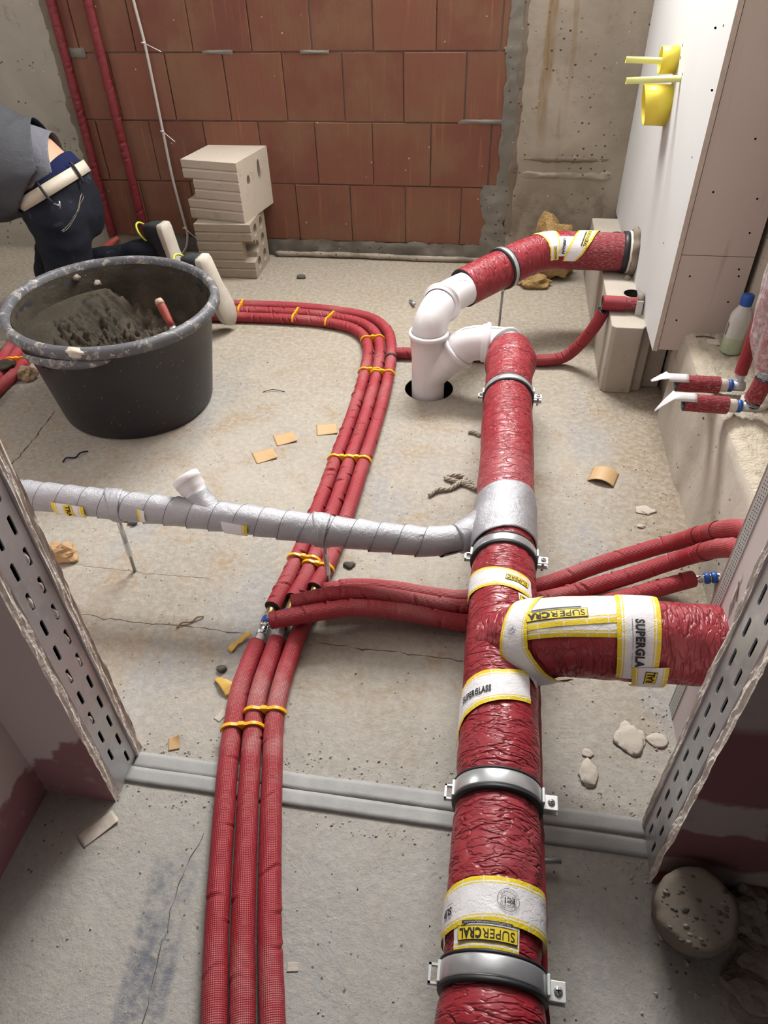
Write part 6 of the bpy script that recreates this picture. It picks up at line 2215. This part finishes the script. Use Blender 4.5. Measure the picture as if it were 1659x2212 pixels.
crumple('crumpled_paper', 'crumpled brown paper scrap on the floor by the left door jamb', (-1.062, 1.174, 0.000), .040, 'kraft', 3, (1.25, .75, .7))
crumple('crumpled_paper', 'dull crumpled brown paper between the tub and the left pipes', (-1.650, 2.024, 0.000), .036, 'kraft_dark', 5, (1.1, .9, .9))
def rope(name, label, cat, pts, r, mat, twist=True, seg=8):
    P = spline(pts, .005)
    if not twist:
        return add(name, sweep(P, r, seg)[:3], M[mat], None, label, cat)
    parts = []
    for k in range(3):
        Q = []
        for i, p in enumerate(P):
            t = (P[min(len(P) - 1, i + 1)] - P[max(0, i - 1)])
            sd, up, _ = frame(t, (0, 0, 1))
            a = i * .75 + k * 2.094
            Q.append(p + sd * (math.cos(a) * r * .55) + up * (math.sin(a) * r * .55))
        parts.append(sweep(Q, r * .6, 6)[:2])
    return add(name, merge(*parts), M[mat], None, label, cat)


def zz(pts, z):
    return [(p[0], p[1], z + .004 * (i % 2)) for i, p in enumerate(pts)]


rope('rope_scrap', 'knotted scrap of grey rope on the floor left of the drain pipe', 'rope', zz([(-0.145, 1.536, 0.000), (-0.124, 1.562, 0.000), (-0.094, 1.571, 0.000), (-0.067, 1.596, 0.000), (-0.050, 1.630, 0.000), (-0.077, 1.634, 0.000), (-0.107, 1.623, 0.000), (-0.075, 1.606, 0.000), (-0.041, 1.595, 0.000), (-0.016, 1.581, 0.000), (-0.029, 1.611, 0.000), (-0.055, 1.602, 0.000), (-0.020, 1.602, 0.000), (-0.009, 1.599, 0.000)], .006), .0062, 'rope')
rope('rope_scrap', 'short end of grey rope by the drain pipe, beyond the knotted scrap', 'rope', zz([(-0.056, 1.864, 0.000), (-0.038, 1.861, 0.000), (-0.019, 1.848, 0.000)], .005), .0055, 'rope')
rope('wire_scrap', 'blue-black bit of wire on the floor in front of the tub', 'wire', zz([(-1.271, 1.561, 0.000), (-1.267, 1.578, 0.000), (-1.244, 1.588, 0.000), (-1.236, 1.608, 0.000), (-1.221, 1.625, 0.000)], .003), .0022, 'navy', False)
rope('twig', 'thin brown twig of wire on the floor near the crack, left of the pipes', 'wire', zz([(-0.679, 0.985, 0.000), (-0.669, 0.999, 0.000), (-0.650, 1.007, 0.000), (-0.639, 1.020, 0.000), (-0.627, 1.026, 0.000)], .003), .0022, 'kraft_dark', False)
rope('hair_wire', 'hair-thin grey wire scrap on the floor right of the tub', 'wire', zz([(-0.774, 2.027, 0.000), (-0.744, 2.040, 0.000), (-0.699, 2.038, 0.000)], .002), .0012, 'navy', False)
o = add('tape_strip', sweep(spline([(-0.534, 0.936, 0.004), (-0.526, 0.948, 0.010), (-0.518, 0.964, 0.006), (-0.509, 0.975, 0.012), (-0.497, 0.985, 0.010)], .005), lambda u: (.0012, .007 + .003 * nz(u * 60)), 12, disp=lambda u, ph, r: .002 * nz(u * 90, ph))[:3], M['ochre'], None, 'twisted yellow tape strip beside the chrome fitting', 'tape')
o = add('tape_scrap', sweep(spline([(-0.539, 0.859, 0.004), (-0.520, 0.848, 0.012), (-0.502, 0.837, 0.010), (-0.492, 0.824, 0.004)], .005), lambda u: (.0012, .010 * (.4 + min(1, u * 25)) ), 12, disp=lambda u, ph, r: .002 * nz(u * 90, ph))[:3], M['ochre'], None, 'ochre tape scrap folded against the left foreground pipe', 'tape')
for i, (c, r, sq, lab) in enumerate((((0.333, 0.835, 0.000), .030, (1.0, 1.15, .13), 'largest flattened splat of set plaster near the right jamb'), ((0.387, 0.839, 0.000), .019, (1, .8, .2), 'small ridged lump of plaster beside the largest splat'),
                                   ((0.246, 0.747, 0.000), .024, (.75, 1.1, .22), 'plaster blob near the zinc threshold strips'), ((0.247, 0.791, -0.000), .010, (1, 1, .3), 'tiny plaster drip behind the plaster blob'),
                                   ((0.444, 1.552, 0.000), .022, (1.1, .9, .14), 'round flat plaster disc by the plinth'), ((0.426, 1.483, 0.000), .009, (1.2, .8, .4), 'small plaster flake in front of the round disc'))):
    add('plaster_splat', rock(c, r, 50 + i, sq, 3, .45), M['plaster'], None, lab, 'plaster', 'plaster splats')
for i, (c, r, lab) in enumerate((((-0.939, 1.323, 0.000), .012, 'dark charred scrap on the floor under the silver pipe'), ((-0.316, 1.240, 0.000), .012, 'dark crumbly scrap right of the three pipes, in front of the silver pipe'), ((-0.534, 0.886, 0.000), .011, 'dark clod left of the foreground pipes, above the ochre scrap'),
                                 ((-0.879, 2.996, -0.000), .018, 'dark clod on the floor right of the stacked blocks'))):
    add('dirt_clod', rock(c, r, 70 + i, (1.2, .9, .6), 2, .6), M['dark_crumb'], None, lab, 'clod', 'dark clods on the floor')
add('rod_stub', rodz((-0.359, 2.792, 0.006), (-0.336, 2.741, 0.016), .0065, 12), M['rod'], None, 'short grey rod stub on the floor left of the upper white elbow', 'rod')
add('rod_end', rodz((.118, .556, .022), (.186, .562, .030), .0055, 14), M['rod'], None, 'end of a threaded rod beside the drain pipe, in front of the threshold strips', 'rod')
crumple('insulation_wool', 'tuft of yellow mineral wool behind the red wall drain pipe', (.215, 3.12, 0), .115, 'wool', 9, (1.0, .75, 1.55), 'wool')
crumple('insulation_wool', 'small tuft of yellow mineral wool under the red wall drain pipe', (.150, 3.0, 0), .06, 'wool', 12, (1.4, .8, .55), 'wool')
add('stone', rock((-1.881, 2.230, 0.000), .035, 90, (1, 1, .6), 2, .4), M['rubble'], None, 'grey stone at the left edge beyond the tub', 'stone')
add('mortar_lump', rock((-1.732, 2.03, .035), .034, 91, (1.2, .8, .5), 3, .4), M['mortar'], None, 'lump of grey mortar on the red pipes left of the tub', 'mortar')

# concrete core and rubble in the dark corner at the lower right
cd = Vector((-.17, -.30, .94)).normalized()
cc = Vector((.392, .512, .014))
cr = thing('concrete_core', 'drilled concrete core lying tilted against the dark red board', 'core', (cc.x, cc.y, 0))
def cdisp(r, hh, ph):
    return .0022 * nz(math.cos(ph) * 4, math.sin(ph) * 4, hh * 40) - .006 * max(0, nz(math.cos(ph) * 2.2 + 5, math.sin(ph) * 2.2, hh * 14)) - (.004 * abs(math.sin(hh * 110)) if r > .05 else 0)


add('core_body', lathe([(.0001, -.005), (.045, -.005), (.0605, .0), (.0615, .03), (.0605, .06), (.061, .085), (.058, .094), (.048, .095), (.03, .0945), (.0001, .095)], cc + cd * .012, cd, 56, disp=cdisp), M['core'], cr)
fcm = cc + cd * .1072
sd, up, _ = frame(cd, (0, 1, 0))
rg = random.Random(77)
for i in range(70):
    a, q = rg.uniform(0, 2 * PI), .050 * math.sqrt(rg.random())
    c_ = fcm + sd * (q * math.cos(a)) + up * (q * math.sin(a)) - cd * .0012
    add('aggregate', rock(tuple(c_), .0025 + .005 * rg.random() ** 2, 100 + i, (1, .7, .25), 1, .3, False), M['dark_crumb' if i % 5 else 'rubble'], cr)
for i, (c, r, sq, lab) in enumerate((((.478, .520, 0), .040, (1, .9, .75), 'rough concrete lump right behind the drilled core'), ((0.486, 0.546, 0.000), .032, (.9, 1, 1.0), 'broken concrete chunk against the dark board, right of the core'),
                                   ((0.471, 0.414, 0.000), .042, (1.2, .8, .32), 'flat slab of broken concrete nearest the lower right corner'), ((0.493, 0.464, 0.000), .042, (1.1, .9, .35), 'flat broken concrete piece behind the corner slab'),
                                   ((0.509, 0.510, 0.000), .030, (1, 1, .6), 'broken concrete lump at the right edge beside the core'), ((.352, .487, 0), .016, (.7, 1.3, .7), 'pale chip of plaster poking out left under the drilled core'))):
    add('rubble_chunk', rock(c, r, 130 + i, sq, 3, .55), M['plaster' if i == 5 else 'rubble'], None, lab, 'rubble', 'broken concrete in the corner', smooth=i == 5)

# crumbs of mortar swept into the edges: too small to count
def crumbs(name, label, spots, seed, mat='crumb'):
    rg = random.Random(seed)
    V, Fc = [], []
    base = [(1, 0, 0), (-.6, .8, 0), (-.6, -.8, 0), (0, 0, 1.1), (.4, .5, .6)]
    for (x0, x1, y0, y1, n, rmin, rmax) in spots:
        for _ in range(n):
            x, y = rg.uniform(x0, x1), rg.uniform(y0, y1)
            r = rmin + (rmax - rmin) * rg.random() ** 3
            a = rg.uniform(0, 2 * PI)
            k = len(V)
            for bx_, by_, bz_ in base:
                V.append((x + r * (bx_ * math.cos(a) - by_ * math.sin(a)), y + r * (bx_ * math.sin(a) + by_ * math.cos(a)), .0002 + r * max(0, bz_) * .8))
            Fc += [(k, k + 1, k + 4), (k + 1, k + 3, k + 4), (k + 1, k + 2, k + 3), (k + 2, k, k + 3), (k, k + 4, k + 3)]
    add(name, (V, Fc), M[mat], None, label, 'crumbs', kind='stuff', smooth=False)


crumbs('mortar_crumbs', 'pale mortar crumbs scattered over the floor', [(-.9, .4, .7, 1.6, 220, .0012, .004), (-.1, .36, 1.3, 2.1, 120, .0012, .004), (-.63, .34, .665, .72, 260, .001, .0045), (-.64, .34, .566, .60, 160, .001, .004), (.30, .345, .55, .68, 120, .001, .005),
        (-.63, .30, .1, .56, 170, .001, .0035), (.44, .53, 1.2, 2.1, 150, .001, .005), (.36, .42, .70, .95, 80, .001, .005), (.27, .36, 2.0, 2.16, 60, .001, .004), (-1.2, -.3, 1.6, 2.5, 80, .001, .003), (.3, .62, .3, .56, 120, .001, .006)], 5)
crumbs('dirt_specks', 'dark dirt specks scattered over the floor', [(-1.3, .5, .7, 3.1, 130, .001, .004), (-.6, .3, .15, .6, 50, .0008, .0028)], 6, 'dark_crumb')
